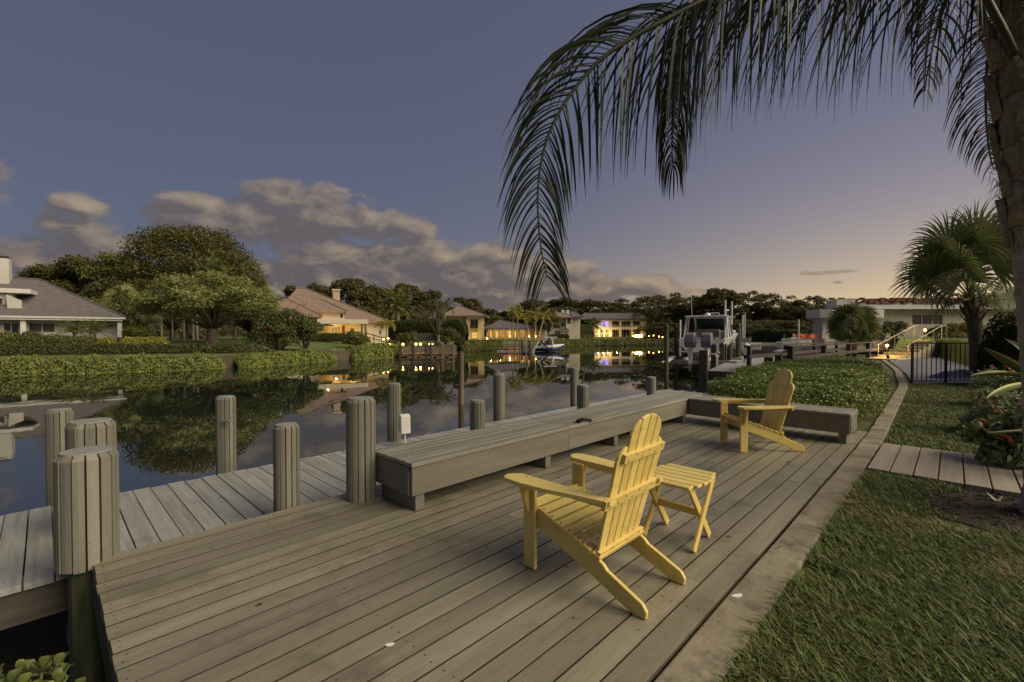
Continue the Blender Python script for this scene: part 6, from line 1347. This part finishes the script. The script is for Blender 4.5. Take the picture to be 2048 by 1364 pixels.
for a, b_ in zip(pp, pp[1:]):
    x0, x1 = dx(a) + .122, dx(b_) - .122
    if x1 - x0 < .2: continue
    mb = MB(); mb.bb(x0, x1, -.22, -.10, z0 + .78, z0 + .84); mb.bb(x0, x1, -.19, -.13, z0 + .10, z0 + .16); n = int((x1 - x0) / .13)
    for k in range(n): x = x0 + (x1 - x0) * (k + .5) / n; mb.bb(x - .022, x + .022, -.18, -.14, z0 + .161, z0 + .779)
    mb.build('railing', m_warmwood, fd)
wl = [(767, 677.5, 52, 1.4, 'lit lamp on the bank above the dock, left of a close pair'), (776, 677.5, 52.4, 1.4, 'lit lamp on the bank above the dock, right of a close pair'), (779, 689, 49.2, .75, 'lit lamp at the left end of the timber dock'), (806, 688.5, 49.4, .75, 'lit lamp on the timber dock second from its left end'), (832, 688, 49.6, .8, 'lit lamp left of the close pair on the timber dock'), (841, 688, 50.2, .8, 'lit lamp right of the close pair on the timber dock'), (858, 688, 49.8, .8, 'dim small lamp right of the close pair on the timber dock'), (865, 688, 50.0, .8, 'dim small lamp farthest right on the timber dock')]
for k, (px, y, Y, h_, lb) in enumerate(wl): lamp(lb, P(px, y, Y), h_, 55 if k < 6 else 8, 'lamps of the timber dock', .13 if k < 6 else .06)
t = thing('ramp_rail', 'sloping timber handrail descending from the porch house to the dock', 'handrail', hw(735, 53) + (.1,)); MB().bar((-.2, 0, 1.5), (4.2, -2.4, .45), .06, .10).build('rail', m_warmwood, t); MB().bar((-.2, 0, 1.1), (4.2, -2.4, .05), .05, .08).build('rail', m_warmwood, t)
for k in range(5): f = k / 4; MB().bb(-.2 + 4.4 * f - .05, -.2 + 4.4 * f + .05, -2.4 * f + .06, -2.4 * f + .16, -.6, 1.6 - 1.05 * f).build('post', m_warmwood, t)
t = thing('grey_fence', 'low grey slatted fence between the weeping palm and the hedge wall', 'fence', hw(800, 60) + (INZ - .1,)); Lf = xw(870, 60) - xw(800, 60); MB().bb(0, Lf, 0, .05, .1, .95).build('panel', M('grey_timber', (.14, .12, .10), (.2, .18, .15), scale=3, stretch=(6, 1, 1), rough=.9), t)
for k in range(6): x = Lf * k / 5; MB().bb(x - .06, x + .06, -.08, -.002, -.3, 1.05).build('post', MATS['grey_timber'], t)

# ================================================================ craft on the far side
BY2 = 64.0; wb_ = thing('ski_boat', 'blue and white ski boat with a wake tower moored on the far side', 'boat', (xw(1070, BY2), BY2, WATER)); bx = lambda px: xw(px, BY2) - wb_.location.x; Lb = bx(1128)
m_blue = M('blue_hull', (.015, .025, .13), (.02, .035, .17), scale=2, rough=.25, spec=.5)
ss = [(0, 1.0, .05, .78), (.3, 1.12, .02, .85), (.6, 1.02, .06, .95), (.85, .55, .28, 1.02), (1, .03, .75, 1.05)]
def loft(mb, ss, z_of, rows, mi=0):
    for s in (1, -1):
        vs = []
        for x, B, kz, gz in ss:
            for f, zf in rows: vs.append((x * Lb, B * f * s, kz + (gz - kz) * zf))
        n = len(rows); mb.add(vs, [(i * n + k, (i + 1) * n + k, (i + 1) * n + k + 1, i * n + k + 1) for i in range(len(ss) - 1) for k in range(n - 1)], mi)
mb = MB(); loft(mb, ss, 0, [(0, 0), (.75, .25), (.95, .62)], 0); loft(mb, ss, 0, [(.955, .63), (1.0, .80)], 1); loft(mb, ss, 0, [(1.005, .81), (1.03, 1.0), (.80, 1.04), (.0, 1.0)], 1)
mb.add([(0, 0, .05), (0, .75, .23), (0, .95, .5), (0, 1, .78), (0, -1, .78), (0, -.95, .5), (0, -.75, .23)], [tuple(range(7))], 0); mb.build('hull', [m_blue, m_gel], wb_)
for s in (-.95, .95): MB().tube([(Lb * .20, s, .85), (Lb * .30, s * .9, 1.55), (Lb * .44, s * .85, 1.95)], .05, 6).build('tower_leg', m_gel, wb_); MB().tube([(Lb * .62, s * .9, .95), (Lb * .60, s * .88, 1.6), (Lb * .55, s * .85, 1.95)], .05, 6).build('tower_leg', m_gel, wb_)
MB().bb(Lb * .28, Lb * .74, -.9, .9, 1.96, 2.06).build('tower_top', m_gel, wb_, bevel=.05); MB().prism([(Lb * .50, .9), (Lb * .62, .92), (Lb * .52, 1.4), (Lb * .48, 1.4)], -.8, .8, lambda u, v, q: Vector((u, q, v))).build('windscreen', m_tint, wb_); MB().bb(Lb * .06, Lb * .40, -.8, .8, .8, 1.1).build('seat', m_dkmetal, wb_, bevel=.08)
t = thing('boat_hoist', 'raised grey lift arms leaning in front of the blue ski boat', 'boat lift', (xw(1064, 62.5), 62.5, WATER)); e = lambda px: xw(px, 62.5) - t.location.x; zz = lambda py: P(0, py, 62.5).z - WATER
MB().bar((0, 0, -.2), (e(1079), 0, zz(680)), .12, .14).build('arm', m_trim, t); MB().bar((e(1079), .15, zz(680)), (e(1106), .15, -.2), .16, .22).build('arm', m_dkmetal, t)
t = thing('kayak_dock', 'low floating dock with a dark canopy on posts by the ski boat', 'dock', (xw(1018, BY2), BY2, WATER)); e = lambda px: xw(px, BY2) - t.location.x
MB().bb(e(994), e(1042), 0, 2.4, -.2, .18).build('deck', m_grey, t, bevel=.02); MB().bb(e(997), e(1040), .1, 2.2, 1.55, 1.65).build('canopy', m_dkwood, t)
for a in (998.5, 1014, 1030, 1039): MB().bb(e(a) - .05, e(a) + .05, .0, .098, -1, 1.85 if a < 1000 else 1.55).build('post', m_dkwood, t)
k = thing('kayak', 'orange kayak lying on the low floating dock', 'kayak', (xw(1020, 64.4), 64.4, WATER + .19)); mb = MB(); vs = []
for i in range(9):
    f = i / 8; w = .36 * math.sin(math.pi * (.04 + .92 * f)) ** .7; x = (f - .5) * 2.6
    for q in range(8): vs.append((x, w * math.cos(q * .785), .16 + .16 * math.sin(q * .785) + .12 * (2 * f - 1) ** 2))
mb.add(vs, [(i * 8 + q, i * 8 + (q + 1) % 8, i * 8 + 8 + (q + 1) % 8, i * 8 + 8 + q) for i in range(8) for q in range(8)]); mb.build('hull', M('orange_plastic', (.42, .13, .03), (.5, .17, .04), rough=.4), k, smooth=True); MB().lathe([(.2, .30), (.22, .34), (.16, .33)], n=12).build('cockpit_rim', m_dkmetal, k)
t = thing('pier', 'short timber pier between the floating dock and the ski boat', 'pier', (xw(1050, 66), 66, WATER)); e = lambda px: xw(px, 66) - t.location.x
MB().bb(e(1043), e(1062), 0, 8, .55, .65).build('deck', m_dkwood, t)
for a in (1044, 1052, 1060):
    for y in (-.1, 4): MB().bb(e(a) - .09, e(a) + .09, y - .09, y + .09, -1, 1.5).build('post', m_grey if a == 1052 else m_dkwood, t)
tag(MB().bb(0, xw(668, 44) - xw(560, 44), -.35, .35, -.05, .10).build('path', m_kerb, None, loc=(xw(560, 44), 44, FARZ + .02)), kind='structure')
